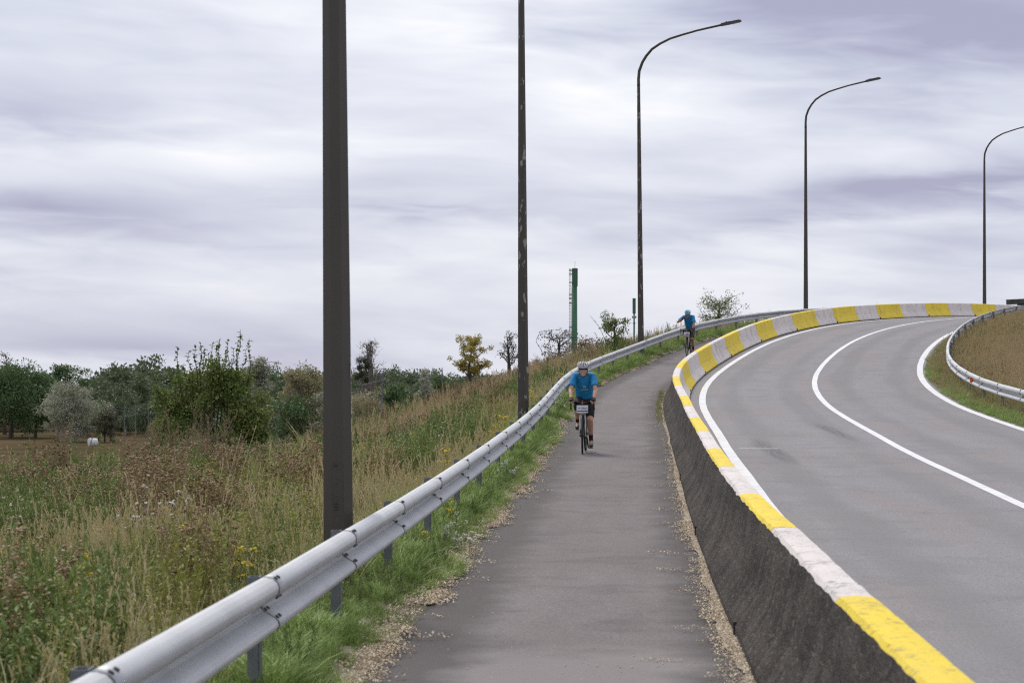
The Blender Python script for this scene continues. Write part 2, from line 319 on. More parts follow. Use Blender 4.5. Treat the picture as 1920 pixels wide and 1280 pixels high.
def set_so(me, arr):
    a = me.attributes.new('so', 'FLOAT_VECTOR', 'POINT'); a.data.foreach_set('vector', np.asarray(arr, 'f').ravel())
def grid(name, S, O, zf, mat, kind='structure', smooth=True):
    """sheet over a (station, offset) lattice; O may be per-station rows"""
    S = np.asarray(S); O = np.asarray(O)
    if O.ndim == 1: O = np.tile(O, (len(S), 1))
    sg = np.repeat(S[:, None], O.shape[1], 1); z = zf(sg, O); P = at(sg, O, z).reshape(-1, 3)
    n, k = O.shape; i, j = np.meshgrid(np.arange(n - 1), np.arange(k - 1), indexing='ij'); a = (i * k + j).ravel()
    fs = np.stack([a, a + 1, a + k + 1, a + k], 1)
    me = bpy.data.meshes.new(name); me.from_pydata(P.tolist(), [], fs.tolist())
    set_so(me, np.stack([sg, O, 0 * sg], -1).reshape(-1, 3))
    if smooth: me.polygons.foreach_set('use_smooth', [True] * len(me.polygons))
    o = link(name, me, mat)
    if kind: o['kind'] = kind
    return o

# ------------------------------------------------------------------ the setting
S_all = np.concatenate([np.arange(-30, 60, 1.), np.arange(60, 203, 1.5)])
LO = np.concatenate([[-160, -120, -90, -70, -55, -45], np.arange(-38, -20, 2.), np.arange(-20, -8, 1.), np.arange(-8, -2.4, .35)])
grid('embankment', S_all, LO, lambda s, o: ground(s, o), M['soil'])
RO = np.concatenate([np.arange(7.9, 12, .35), np.arange(12, 24, 1.), [26, 30, 36, 45, 60]])
grid('inner_bank', S_all, RO, lambda s, o: ground(s, o), M['soil'])
me = bpy.data.meshes.new('field'); R_ = 6000
me.from_pydata([(-R_, -400, FIELD), (R_, -400, FIELD), (R_, R_, FIELD), (-R_, R_, FIELD)], [], [(0, 1, 2, 3)])
link('field', me, M['field'])['kind'] = 'structure'
S_f = np.arange(-30, 203, .5)
grid('cycle_path', S_f, np.array([-3.0, -2.72, -2.5, -2.0, -1.5, -1.0, -.6, -.2]), lambda s, o: zp(s), M['path'])
grid('road', S_f, np.array([-.2, .6, 1.5, 2.5, 3.5, 4.2, 5, 6, 7, 8.05]), lambda s, o: zb(s) + .004, M['road'])
def paint_line(name, o0, w, s0, s1, ds=1., lift=.008):
    S = np.arange(s0, s1, ds)
    return grid(name, S, np.array([o0 - w / 2, o0 + w / 2]), lambda s, o: zb(s) + lift, M['line'])
paint_line('road_marking', .74, .19, -30, 200)
paint_line('road_marking', 4.2, .17, -30, 200)
paint_line('road_marking', 7.76, .21, -30, 200)
# a short survey tick on the outer lane and four worn tyre scuffs
def so_point(u, y): x = (u - 960) * y / F; return so(x, y)
paint = MB()
s0, o0 = so(4.55, 50.0)
grid('road_marking', np.array([39.9, 40.02]), np.array([.98, 1.75]), lambda s, o: zb(s) + .0085, M['line'])
def mat_scuff():
    m, nt, b = mat_new('tyre rubber smear'); L = nt.links.new; b.inputs['Base Color'].default_value = (.10, .097, .102, 1); b.inputs['Roughness'].default_value = .85
    a = attr(nt, 'so'); sp = nd(nt, 'ShaderNodeSeparateXYZ'); L(a.outputs['Vector'], sp.inputs[0])      # z carries the distance from the smear's middle
    cb = nd(nt, 'ShaderNodeCombineXYZ'); L(mth(nt, 'MULTIPLY', sp.outputs[0], .5), cb.inputs[0]); L(mth(nt, 'MULTIPLY', sp.outputs[1], 14), cb.inputs[1])
    f = mth(nt, 'MULTIPLY', mth(nt, 'SUBTRACT', 1, sp.outputs[2], True), ramp(nt, pos_noise(nt, 1., 4, .7, cb.outputs[0]), [(.35, (.05, .05, .05)), (.65, (.42, .42, .42))]))
    L(f, b.inputs['Alpha']); return m
M['scuff'] = mat_scuff()
for sa, sb_, oa, ob, wd in ((33.5, 44.5, 1.42, 1.80, .24), (42.5, 51, 3.22, 3.55, .20)):
    S = np.arange(sa, sb_, .5); t = (S - sa) / (sb_ - sa); c = ob + (oa - ob) * t
    O = np.stack([c + wd * k for k in (-1, -.6, -.2, .2, .6, 1)], 1); sm_ = grid('tyre_mark', S, O, lambda s, o: zb(s) + .0075, M['scuff'])
    q = np.repeat((np.abs(2 * t - 1) ** 2)[:, None], 6, 1); w_ = np.abs(np.array((-1, -.6, -.2, .2, .6, 1)))[None, :]
    SO = np.stack([np.repeat(S[:, None], 6, 1), O, np.clip(np.maximum(q, 0) + w_ ** 2, 0, 1)], -1); sm_.data.attributes['so'].data.foreach_set('vector', SO.astype('f').ravel())

# ------------------------------------------------------------------ concrete barrier
def barrier():
    root = empty('concrete_barrier', tuple(at(20., 0., zb(20.))))
    tag(root, 'long curved concrete safety barrier with yellow and white painted bands along the path', 'barrier')
    B = [-8.5, -3, 2.5, 8.0, 13.0, 18.5, 23.5, 29.5, 35.5, 41.5, 47.0, 53.5, 60.0, 66.0, 71.5, 77.5, 83.0, 88.0, 92.5, 97.5, 102.0, 107.0, 112.5, 116.5, 121.5, 126.0, 131.0, 136.0, 140.5, 145.0, 149.5]
    B = [-30.5, -25, -19.5, -14] + B
    while B[-1] < 195: B.append(B[-1] + 5)
    # 2.5..8 is white; sections alternate
    kw = B.index(2.5)
    prof = np.array([(-.33, -.02), (-.33, .03), (-.365, .035), (-.365, .09), (-.205, .34), (-.17, .46), (-.105, .775), (-.085, .798), (0, .805), (.085, .798), (.105, .775), (.17, .46), (.205, .34), (.365, .09), (.365, .045), (.33, .04), (.33, -.02)])
    for k in range(len(B) - 1):
        a, b = B[k], B[k + 1]; white = (k - kw) % 2 == 0
        gap0 = .012 if not white else 0
        n = max(3, int((b - a) / (.11 if b < 45 else .5)))
        S = np.linspace(a + gap0, b - (.012 if white else 0), n + 1)
        P = []; SO = []
        wob = (fbm(S * 2.3, S * 0 + 7, 21) - .5); fine = (fbm(S * 3.2, S * 0 + 3, 31, 4) - .5)
        arc = np.concatenate([[0], np.cumsum(np.hypot(*np.diff(prof, axis=0).T))])
        for i, s in enumerate(S):
            pr = prof.copy()
            pr[6, 1] += fine[i] * .030; pr[6, 0] += fine[i] * .008
            pr[4:8, 0] += wob[i] * .012; pr[9:13, 0] += wob[i] * .010; pr[7:10, 1] += wob[i] * .006
            q = at(np.full(len(pr), s), pr[:, 0], zb(s) + pr[:, 1]); P += q.tolist(); SO += [(s, arc[j] * 3, 0) for j in range(len(pr))]
        m = len(prof); fs = []; mi = []
        for i in range(n):
            for j in range(m - 1):
                fs.append((i * m + j, (i + 1) * m + j, (i + 1) * m + j + 1, i * m + j + 1)); mi.append(0 if 6 <= j <= 13 else 1)
        fs.append(tuple(range(m))); mi.append(1); fs.append(tuple(n * m + j for j in range(m - 1, -1, -1))); mi.append(1)
        nm = 'white_section' if white else 'yellow_section'
        me = bpy.data.meshes.new(nm); me.from_pydata(P, [], fs); set_so(me, SO); me.polygons.foreach_set('material_index', mi)
        o = link(nm, me, [M['white' if white else 'yellow'], M['stained']])
        o.parent = root; o.matrix_parent_inverse = Matrix.Translation(-root.location)
        if not white and a > 50:          # drain notch at the foot of each joint
            nb = MB(); c = at(a, .362, zb(a) + .06); h = hd(a)
            nb.box(c, (.03, .16, .15), Matrix.Rotation(-h, 3, 'Z')); q = nb.build('drain_notch', M['gap_lap_shade']); q.parent = root; q.matrix_parent_inverse = Matrix.Translation(-root.location)
        if not white and a < 50:          # open joint on the path side
            nb = MB(); c = at(a, -.352, zb(a) + .05); h = hd(a)
            nb.box(c, (.05, .035, .14), Matrix.Rotation(-h, 3, 'Z')); q = nb.build('drain_notch', M['gap_lap_shade']); q.parent = root; q.matrix_parent_inverse = Matrix.Translation(-root.location)
barrier()

# ------------------------------------------------------------------ guardrails
WPROF = [(.004, .31), (.035, .312), (.070, .302), (.092, .280), (.100, .254), (.097, .226), (.080, .203), (.042, .190), (.012, .178), (.0, .160), (.0, .146), (.012, .130), (.044, .110), (.078, .090), (.096, .070), (.100, .048), (.090, .026), (.06, .010), (.025, .0)]
def guardrail(root_label, stations, off, zf, top, side, cat='guardrail', reflector=None):
    base = at(stations[len(stations) // 2], off(stations[len(stations) // 2]), zf(stations[len(stations) // 2]))
    root = empty('guardrail', tuple(base)); tag(root, root_label, cat)
    PI_ = Matrix.Translation(-root.location)
    def part(o): o.parent = root; o.matrix_parent_inverse = PI_; return o
    P = [np.array(at(s, off(s), zf(s) + top - .31)) for s in stations]
    W = np.array(WPROF); m = len(W)
    for k in range(len(P) - 1):
        t = P[k + 1] - P[k]; L = np.linalg.norm(t); t /= L
        n = np.cross(t, (0, 0, 1)); n /= np.linalg.norm(n); n = n * side; up = np.array((0, 0, 1.))
        vs = []; ring = []
        for e, lift in ((-.17, .0035), (.05, .0035), (L, 0.0), ):
            for p, z in W: vs.append(P[k] + t * e + n * (p + lift) + up * (z + lift * .4))
        for e, lift in ((-.17, .0005), (.05, .0005), (L, -.003)):
            for p, z in W: vs.append(P[k] + t * e + n * (p + lift) + up * (z + lift * .4))
        fs = []
        for r in range(2):
            for j in range(m - 1):
                fs.append((r * m + j, (r + 1) * m + j, (r + 1) * m + j + 1, r * m + j + 1))
                q = 3 * m; fs.append((q + r * m + j, q + r * m + j + 1, q + (r + 1) * m + j + 1, q + (r + 1) * m + j))
        for j in range(m - 1):
            fs.append((j, j + 1, 3 * m + j + 1, 3 * m + j)); fs.append((2 * m + j, 5 * m + j, 5 * m + j + 1, 2 * m + j + 1))
        me = bpy.data.meshes.new('rail_panel'); me.from_pydata([tuple(v) for v in vs], [], fs); me.polygons.foreach_set('use_smooth', [True] * len(fs))
        part(link('rail_panel', me, M['zinc']))
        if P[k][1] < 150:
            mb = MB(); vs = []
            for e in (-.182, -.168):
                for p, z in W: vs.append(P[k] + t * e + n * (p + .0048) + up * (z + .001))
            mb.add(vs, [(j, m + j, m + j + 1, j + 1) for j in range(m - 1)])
            part(mb.build('splice_shade', M['gap_lap_shade']))  # dark strip: the lap's shadow line put in as colour
        if P[k][1] < 90:
            mb = MB()
            for e in (-.13, -.03):
                for j in (2, 6, 11, 13):
                    p, z = W[j]; nxt = W[j + 1] - W[j - 1]; nn = np.array((-nxt[1], nxt[0])); nn /= np.linalg.norm(nn); nn *= 1 if nn[0] > 0 else -1
                    c = P[k] + t * e + n * (p + .003) + up * z; dv = n * nn[0] + up * nn[1]; a = t; b2 = np.cross(dv, a); r = .013
                    ring = [c + dv * h_ + (a * math.cos(q) * 1.4 + b2 * math.sin(q)) * r for h_ in (0, .009) for q in np.arange(8) * math.pi / 4]
                    mb.add(ring, [(i, (i + 1) % 8, 8 + (i + 1) % 8, 8 + i) for i in range(8)] + [tuple(range(8, 16))])
            part(mb.build('splice_bolts', M['bolt']))['kind'] = 'stuff'
        # post: rolled channel standing behind the splice
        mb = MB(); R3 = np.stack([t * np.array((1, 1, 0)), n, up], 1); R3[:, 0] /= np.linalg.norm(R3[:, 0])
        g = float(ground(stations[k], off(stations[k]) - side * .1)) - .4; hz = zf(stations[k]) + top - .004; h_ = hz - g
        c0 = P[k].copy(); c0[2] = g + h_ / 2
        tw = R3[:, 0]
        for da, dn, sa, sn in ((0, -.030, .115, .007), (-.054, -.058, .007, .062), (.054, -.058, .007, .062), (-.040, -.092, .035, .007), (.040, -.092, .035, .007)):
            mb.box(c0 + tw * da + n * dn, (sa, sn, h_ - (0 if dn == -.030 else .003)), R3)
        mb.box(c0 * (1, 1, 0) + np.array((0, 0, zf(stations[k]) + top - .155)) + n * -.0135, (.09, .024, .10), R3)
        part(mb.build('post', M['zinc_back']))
        if reflector is not None and abs(stations[k] - reflector) < 2.05:
            mb = MB(); c = P[k] + t * (-.0 + reflector - stations[k]) + n * .06 + up * .155
            mb.box(c, (.02, .10, .15), R3)
            part(mb.build('reflector', M['orange']))
    return root
st = [-21.8, -17.6, -13.4, -9.2, -5.0, -.8, 3.7, 7.7, 11.7, 16, 20.3, 24.6, 29.1, 33.4, 37.7, 42.1]
while st[-1] < 172: st.append(st[-1] + 4.25)
guardrail('galvanised W-beam guardrail curving uphill between the cycle path and the weedy slope', st, lambda s: RAIL_O, lambda s: float(zp(s)), .80, 1)
st = list(np.arange(23.5, 172, 4.1))
guardrail('galvanised guardrail bending round the grassy inside of the curve, with orange reflector', st, lambda s: float(np.interp(s, [40, 60, 78, 110, 130], [8.42, 8.5, 8.75, 9.0, 8.95])), lambda s: float(zb(s)), .75, -1, reflector=62.6)

# ------------------------------------------------------------------ street lamps
ARM = [(0, 11.08), (0, 11.28), (.03, 11.61), (.16, 11.95), (.32, 12.2), (.55, 12.46), (.88, 12.67), (1.29, 12.86), (1.76, 12.99), (2.37, 13.14), (3.35, 13.32)]
def lamp(u, y, label, lean, mat, details=False, sink=0.):
    s, o = so_point(u, y); x = (u - 960) * y / F; z = float(ground(s, o))
    root = empty('street_lamp', (x, y, z - .05 - sink)); h = float(hd(s)); root.rotation_euler = (0, lean, -h)
    tag(root, label, 'street lamp', 'street lamps beside the guardrail')
    mb = MB(); hs = [0, 2, 4, 6, 8, 10, 11.08]
    mb.tube([(0, 0, q) for q in hs], [.134 - .0063 * q for q in hs], 8, phase=math.radians(22.5 + 5 - 0))
    pole = mb.build('pole', mat, root)
    mb = MB(); mb.tube([(0, 0, .0), (0, 0, .03)], [.21, .21], 4, phase=math.pi / 4)
    mb.build('base_plate', mat, root)
    mb = MB(); A = [(0, 0, 11.0)] + [(a, 0, b) for a, b in ARM]
    mb.tube(A, list(np.linspace(.066, .042, len(A))), 10); mb.build('arm', M['pole'], root, True)
    t = math.atan2(13.32 - 13.14, 3.35 - 2.37)
    R = np.array(Matrix.Rotation(-t, 3, 'Y')); c = np.array((3.35, 0, 13.32))
    def loc(a, b, d): return c + R @ np.array((a, b, d))
    hb = MB()
    ring = lambda a, w, zt, zb_: [loc(a, -w, zb_), loc(a, w, zb_), loc(a, w, zt), loc(a, -w, zt)]
    secs = [(-.04, .05, .04, -.045), (.0, .08, .06, -.045), (.32, .13, .062, -.045), (.36, .14, .05, -.04), (.72, .14, .042, -.035), (.79, .11, .01, -.035)]
    vs = []; [vs.extend(ring(*q)) for q in secs]
    fs = [(4 * i + j, 4 * i + (j + 1) % 4, 4 * i + 4 + (j + 1) % 4, 4 * i + 4 + j) for i in range(len(secs) - 1) for j in range(4)] + [(3, 2, 1, 0), tuple(4 * (len(secs) - 1) + j for j in range(4))]
    hb.add(vs, fs); head = hb.build('lamp_head', M['head'], root)
    lb = MB(); lb.box(loc(.55, 0, -.043), (.32, .22, .02), R); lb.build('lens', M['glass'], head)
    kb = MB(); kb.tube([loc(.2, 0, .06), loc(.2, 0, .10)], .025, 8); kb.build('photocell', M['head'], head)
    if details:
        # inspection door with a lock hole and three vent slots, on the face towards the path's lower end
        a = math.radians(-90 - 5 + 9) + h; ap = .134 * math.cos(math.pi / 8)
        fa = math.radians(22.5 + 5 + 22.5 + 45 * 4)
        cand = [math.radians(22.5 + 5 + 22.5 + 45 * k) for k in range(8)]
        # tube() starts its ring along +Y x T; recover the face looking most towards -Y (the lower path)
        me = pole.data; best = min((p for p in me.polygons if abs(p.normal.z) < .3 and p.center.z < 2), key=lambda p: (Matrix.Rotation(-h, 3, 'Z') @ p.normal).y)
        nrm = np.array(best.normal); nrm[2] = 0; nrm /= np.linalg.norm(nrm); tx = np.cross((0, 0, 1), nrm); R2 = np.stack([tx, nrm, (0, 0, 1)], 1)
        bz = -z + .05 + sink
        def face(zz): return nrm * (.134 - .0063 * zz) * math.cos(math.pi / 8)
        zc = (VH - 915) * y / F + bz
        d = MB(); d.box(face(zc) + np.array((0, 0, zc)), (.088, .006, .44), R2); door = d.build('inspection_door', M['pole_door'], root)
        for k in range(3):
            d = MB(); zz = zc - .125 - k * .022; d.box(face(zz) + np.array((0, 0, zz)) + nrm * .004 - tx * .012, (.034, .004, .009), R2); d.build('vent_slot', M['gap_lap_shade'], door)
        d = MB(); zz = zc + .19; d.box(face(zz) + np.array((0, 0, zz)) + nrm * .004 - tx * .012, (.034, .004, .012), R2); d.build('lock_slot', M['gap_lap_shade'], door)
        # torn white sticker remains down the right-hand edge
        rnd = random.Random(4); P8 = [p for p in me.polygons if abs(p.normal.z) < .3 and p.center.z < 2]
        right = max(P8, key=lambda p: (Matrix.Rotation(-h, 3, 'Z') @ p.normal).x); n2 = np.array(right.normal); n2[2] = 0; n2 /= np.linalg.norm(n2); t2 = np.cross((0, 0, 1), n2); R4 = np.stack([t2, n2, (0, 0, 1)], 1)
        zz = (VH - 835) * y / F + bz
        while zz < (VH - 610) * y / F + bz:
            ln = rnd.uniform(.03, .14); d = MB(); f2 = n2 * (.134 - .0063 * zz) * math.cos(math.pi / 8)
            d.box(f2 + np.array((0, 0, zz + ln / 2)) - t2 * (.036 + rnd.uniform(-.006, .006)), (rnd.uniform(.018, .028), .003, ln), R4); d.build('sticker_scrap', M['sticker'], root)
            zz += ln + rnd.choice((.004, .01, .03))
    return root
lamp(635.5, 20.6, 'dark octagonal lamp post nearest the viewer, with an inspection door', -.008, M['pole'], True)
lamp(981.5, 56, 'lamp post with flaking paint just behind the nearer cyclist', -.005, M['flake'])
lamp(1202, 100, 'curved-arm street lamp beside the small green mast, left of the farther cyclist', -.009, M['flake'], sink=.2)
lamp(1511, 135, 'curved-arm street lamp rising behind the middle of the yellow and white barrier', -.001, M['pole'], sink=.5)
lamp(1846, 165, 'rightmost curved-arm street lamp, smallest and its head cut by the picture edge', -.001, M['pole'], sink=.5)

# ------------------------------------------------------------------ radio masts, bridge parapet
def mast_big():
    y = 230; x = (1077 - 960) * y / F; zt = (VH - 503) * y / F
    r = empty('radio_mast', (x, y, FIELD)); tag(r, 'tall green tubular radio mast with a ladder up its left side', 'mast'); H = zt - FIELD
    b = MB(); b.tube([(0, 0, 0), (0, 0, H - 1.6)], [.34, .255], 16); b.build('shaft', M['mast'], r, True)
    b = MB(); b.tube([(0.04, 0, H - 1.65), (0.04, 0, H)], [.27, .27], 14); b.box((.2, -.16, H - .78), (.16, .12, 1.35)); b.box((.1, -.26, H - .75), (.14, .08, 1.3)); b.build('antenna_cluster', M['mast'], r)
    b = MB(); b.tube([(.05, 0, H), (.05, 0, H + .68)], .015, 5); b.build('lightning_rod', M['mast_dark'], r)
    b = MB()
    for k in (-.1, .1): b.tube([(-.40 + k * .7, -.12, 2), (-.40 + k * .7, -.12, H)], .018, 5)
    q = 2.
    while q < H: b.box((-.40, -.12, q), (.16, .03, .03)); q += .3
    b.build('ladder', M['mast_dark'], r)
    for zz in (H - .2, H - .55, H - 1.3, H - 2.4, H - 2.75, H - 5.4, H - 3.2):
        b = MB(); b.box((-.33, -.1, zz), (.34, .1, .09)); b.build('bracket', M['mast_dark'], r)
def mast_small():
    y = 300; x = (1189 - 960) * y / F; zt = (VH - 559) * y / F
    r = empty('radio_mast', (x, y, FIELD)); tag(r, 'small slim green mast topped by a green drum antenna, beside a lamp post', 'mast'); H = zt - FIELD
    b = MB(); b.tube([(0, 0, 0), (0, 0, H - 1.7)], [.16, .10], 10); b.build('shaft', M['mast'], r, True)
    b = MB(); b.tube([(0, 0, H - 1.85), (0, 0, H)], .195, 14); b.build('drum_antenna', M['mast'], r)
    for k in range(3):
        b = MB(); a = k * 2.1 + .4; b.box((.19 * math.cos(a), .19 * math.sin(a), H - 2.25), (.17, .14, .26), Matrix.Rotation(a, 3, 'Z')); b.build('radio_unit', M['mast_pale'], r)
    b = MB(); b.tube([(0, 0, H - 2.2), (0, 0, H - 2.35)], .22, 10); b.tube([(0, 0, H - 2.95), (0, 0, H - 3.02)], .2, 10); b.build('ring_bracket', M['mast_dark'], r)
mast_big(); mast_small()
def parapet():
    y = 168; x0 = (1889 - 960) * y / F; z = (VH - 567) * y / F; h = .45
    r = empty('bridge_parapet', (x0, y, z - 1.6)); tag(r, 'dark weathered concrete parapet end at the far right of the ramp', 'parapet'); r.rotation_euler = (0, -.045, -.25)
    b = MB(); b.box((7, 0, 1.62), (14, .55, .33)); b.build('coping', M['parapet'], r)
    b = MB(); b.box((7.3, 0, .45), (13.2, .32, 2.0)); b.build('wall', M['parapet'], r)
M['parapet'] = plain('weathered dark concrete', (.055, .055, .05), .9, vscale=3, col2=(.095, .095, .085), bump=.4)
parapet()
# ------------------------------------------------------------------ foliage materials
def mat_leaf(name, a, b, c, trans=.16, rough=.6, patch=.35, spread=.9):
    """a..b: the range between individual plants, c: seed heads / petals / dead tips (tint attribute)"""
    m, nt, bs = mat_new(name); L = nt.links.new
    oi = nd(nt, 'ShaderNodeObjectInfo'); n = pos_noise(nt, patch, 3, .5)
    f = mth(nt, 'ADD', mth(nt, 'MULTIPLY', oi.outputs['Random'], .6 * spread), mth(nt, 'MULTIPLY', mth(nt, 'SUBTRACT', n, .3), 1.0), True)
    col = mixc(nt, f, a, b)
    n2 = pos_noise(nt, 9., 3, .6)
    col = mixc(nt, 1., col, ramp(nt, n2, [(.25, (.72, .72, .72)), (.75, (1.25, 1.25, 1.25))]), 'MULTIPLY')
    t = attr(nt, 'tint').outputs['Fac']; col = mixc(nt, t, col, c)
    bs.inputs['Roughness'].default_value = rough; bs.inputs['Specular IOR Level'].default_value = .25
    L(col, bs.inputs['Base Color'])
    tr = nd(nt, 'ShaderNodeBsdfTranslucent'); L(col, tr.inputs[0]); mx = nd(nt, 'ShaderNodeMixShader', i_Fac=trans)
    L(bs.outputs[0], mx.inputs[1]); L(tr.outputs[0], mx.inputs[2]); L(mx.outputs[0], nt.nodes['Material Output'].inputs[0])
    return m
G = {}
G['lush'] = mat_leaf('lush grass', (.22, .32, .085), (.35, .46, .14), (.52, .49, .26))
G['olive'] = mat_leaf('olive grass', (.19, .225, .068), (.35, .345, .125), (.54, .46, .25))
G['dry'] = mat_leaf('dry golden grass', (.44, .385, .18), (.58, .50, .28), (.54, .45, .26))
G['reed'] = mat_leaf('pale dead reed', (.50, .40, .255), (.60, .50, .34), (.48, .36, .22))
G['herb'] = mat_leaf('weed leaves', (.115, .185, .055), (.24, .30, .095), (.38, .33, .16))
G['herb_y'] = mat_leaf('yellow-green weed leaves', (.25, .28, .07), (.36, .37, .105), (.42, .37, .16))
G['brown'] = mat_leaf('dead brown stalks', (.28, .205, .105), (.39, .30, .17), (.25, .17, .085), .1)
G['mug'] = mat_leaf('mugwort', (0.204, 0.186, 0.108), (0.300, 0.252, 0.150), (.29, .225, .145), .2)
G['yellow'] = mat_leaf('ragwort', (.11, .15, .045), (.16, .19, .06), (.78, .58, .015), .2)
G['whitef'] = mat_leaf('white umbel', (.12, .17, .05), (.17, .2, .07), (.72, .70, .62), .2)
G['fluff'] = mat_leaf('thistle', (.13, .14, .06), (.22, .17, .10), (.62, .58, .52), .2)
G['bramble'] = mat_leaf('bramble leaves', (.07, .09, .03), (.15, .12, .045), (.24, .085, .035))

# ------------------------------------------------------------------ plant generators (each returns a mesh)
def unit(v): return v / (np.linalg.norm(v) + 1e-9)
def blade(mb, p, ang, h, w, lean, curl, tint=0., seg=3):
    d = np.array((math.cos(ang), math.sin(ang), 0)); sd_ = np.array((-d[1], d[0], 0)); vs = []
    for i in range(seg + 1):
        t = i / seg; c = np.array(p) + d * (lean * t + curl * t * t) * h + np.array((0, 0, h * (t - .35 * (lean + curl) * t * t)))
        ww = w * (1 - t ** 1.6) * .5 + w * .05
        if i == seg: vs.append(c)
        else: vs += [c - sd_ * ww, c + sd_ * ww]
    fs = [(2 * i, 2 * i + 1, 2 * i + 3, 2 * i + 2) for i in range(seg - 1)] + [(2 * seg - 2, 2 * seg - 1, 2 * seg)]
    mb.add(vs, fs, 0, tint)
def leafq(mb, p, d, w, l, up=(0, 0, 1), fold=.25, tint=0.):
    d = unit(np.array(d, float)); s_ = np.cross(d, np.array(up, float)); s_ = unit(s_) if np.linalg.norm(s_) > 1e-6 else np.array((1., 0, 0)); n = np.cross(s_, d); p = np.array(p, float)
    mb.add([p, p + d * l * .45 + s_ * w * .5 + n * fold * w, p + d * l, p + d * l * .45 - s_ * w * .5 + n * fold * w], [(0, 1, 2, 3)], 0, tint)
def stem(mb, pts, w, tint=0.):
    """thin crossed strip"""
    P = [np.array(p, float) for p in pts]
    for s_ in ((1, 0, 0), (0, 1, 0)):
        s_ = np.array(s_, float); vs = []
        for i, p in enumerate(P): k = w * .5 * (1 - .6 * i / (len(P) - 1)); vs += [p - s_ * k, p + s_ * k]
        mb.add(vs, [(2 * i, 2 * i + 1, 2 * i + 3, 2 * i + 2) for i in range(len(P) - 1)], 0, tint)
def tuft(seed, n, h0, h1, r, w, lean=(.05, .5), curl=(.0, .5), tintp=0., seeds=0, seedh=(.5, .8)):
    R = random.Random(seed); mb = MB()
    for k in range(n):
        a = R.uniform(0, 6.283); q = r * math.sqrt(R.random()); aa = a + R.gauss(0, .8)
        blade(mb, (q * math.cos(a), q * math.sin(a), -.02), aa, R.uniform(h0, h1), w * R.uniform(.7, 1.3), R.uniform(*lean), R.uniform(*curl), 1. if R.random() < tintp else 0.)
    for k in range(seeds):
        a = R.uniform(0, 6.283); q = r * .8 * math.sqrt(R.random()); h = R.uniform(*seedh); l = R.uniform(-.18, .18); l2 = R.uniform(-.18, .18)
        b = np.array((q * math.cos(a), q * math.sin(a), 0)); P = [b, b + (l * .3 * h, l2 * .3 * h, h * .5), b + (l * h, l2 * h, h)]
        stem(mb, P, w * .55, .6)
        for j in range(9):
            t = j / 9; c = P[1] + (P[2] - P[1]) * (.45 + .6 * t)
            leafq(mb, c, (R.uniform(-1, 1), R.uniform(-1, 1), 1.6), w * 1.5, .05 * h + .012, tint=1.)
    return mb.mesh('grass_tuft')
def herb(seed, n, h0, h1, r, lw, ll, heads=0, hs=.03, topf=.55, droop=.2, branch=0, tint_leaf=.12):
    R = random.Random(seed); mb = MB()
    for k in range(n):
        a = R.uniform(0, 6.283); q = r * math.sqrt(R.random()); h = R.uniform(h0, h1); b = np.array((q * math.cos(a), q * math.sin(a), -.02)); l = np.array((R.gauss(0, .13), R.gauss(0, .13), 1)) * h
        P = [b, b + l * (.45, .45, .5), b + l]
        stem(mb, P, .009 + .003 * h, .25)
        m = int(h / .042); g = R.uniform(0, 6)
        for j in range(m):
            t = .12 + .85 * j / m; c = b + l * np.array((t * t, t * t, t)); g += 2.4
            sc = (1.1 - t * .75) * R.uniform(.7, 1.2)
            leafq(mb, c, (math.cos(g), math.sin(g), R.uniform(-droop, .7)), lw * sc, ll * sc, tint=1. if R.random() < tint_leaf else 0.)
        for j in range(branch):
            t = R.uniform(.4, .9); c = b + l * np.array((t * t, t * t, t)); g = R.uniform(0, 6.28); e = c + np.array((math.cos(g) * .5, math.sin(g) * .5, 1)) * h * R.uniform(.12, .28)
            stem(mb, [c, (c + e) / 2 + (0, 0, -.01), e], .006, .25)
            for i in range(5):
                cc = c + (e - c) * R.uniform(.2, 1); leafq(mb, cc, (R.uniform(-1, 1), R.uniform(-1, 1), R.uniform(-.2, 1)), lw * .6, ll * .6)
            for i in range(heads and max(2, heads // 3)): _head(mb, R, e, hs)
        for j in range(heads):
            c = b + l + np.array((R.gauss(0, .05), R.gauss(0, .05), R.gauss(0, .03))) * h; _head(mb, R, c, hs)
    return mb.mesh('weed')
def _head(mb, R, c, hs):
    n = 4; g = R.uniform(0, 3); up = np.array((R.gauss(0, .35), R.gauss(0, .35), 1)); up = unit(up); a = unit(np.cross(up, (1, .3, 0))); b = np.cross(up, a)
    ring = [c + (a * math.cos(g + q * 1.257) + b * math.sin(g + q * 1.257)) * hs * R.uniform(.8, 1.2) + up * R.uniform(-.2, .2) * hs for q in range(5)]
    mb.add(ring + [c + up * hs * .5], [(i, (i + 1) % 5, 5) for i in range(5)], 0, 1.)
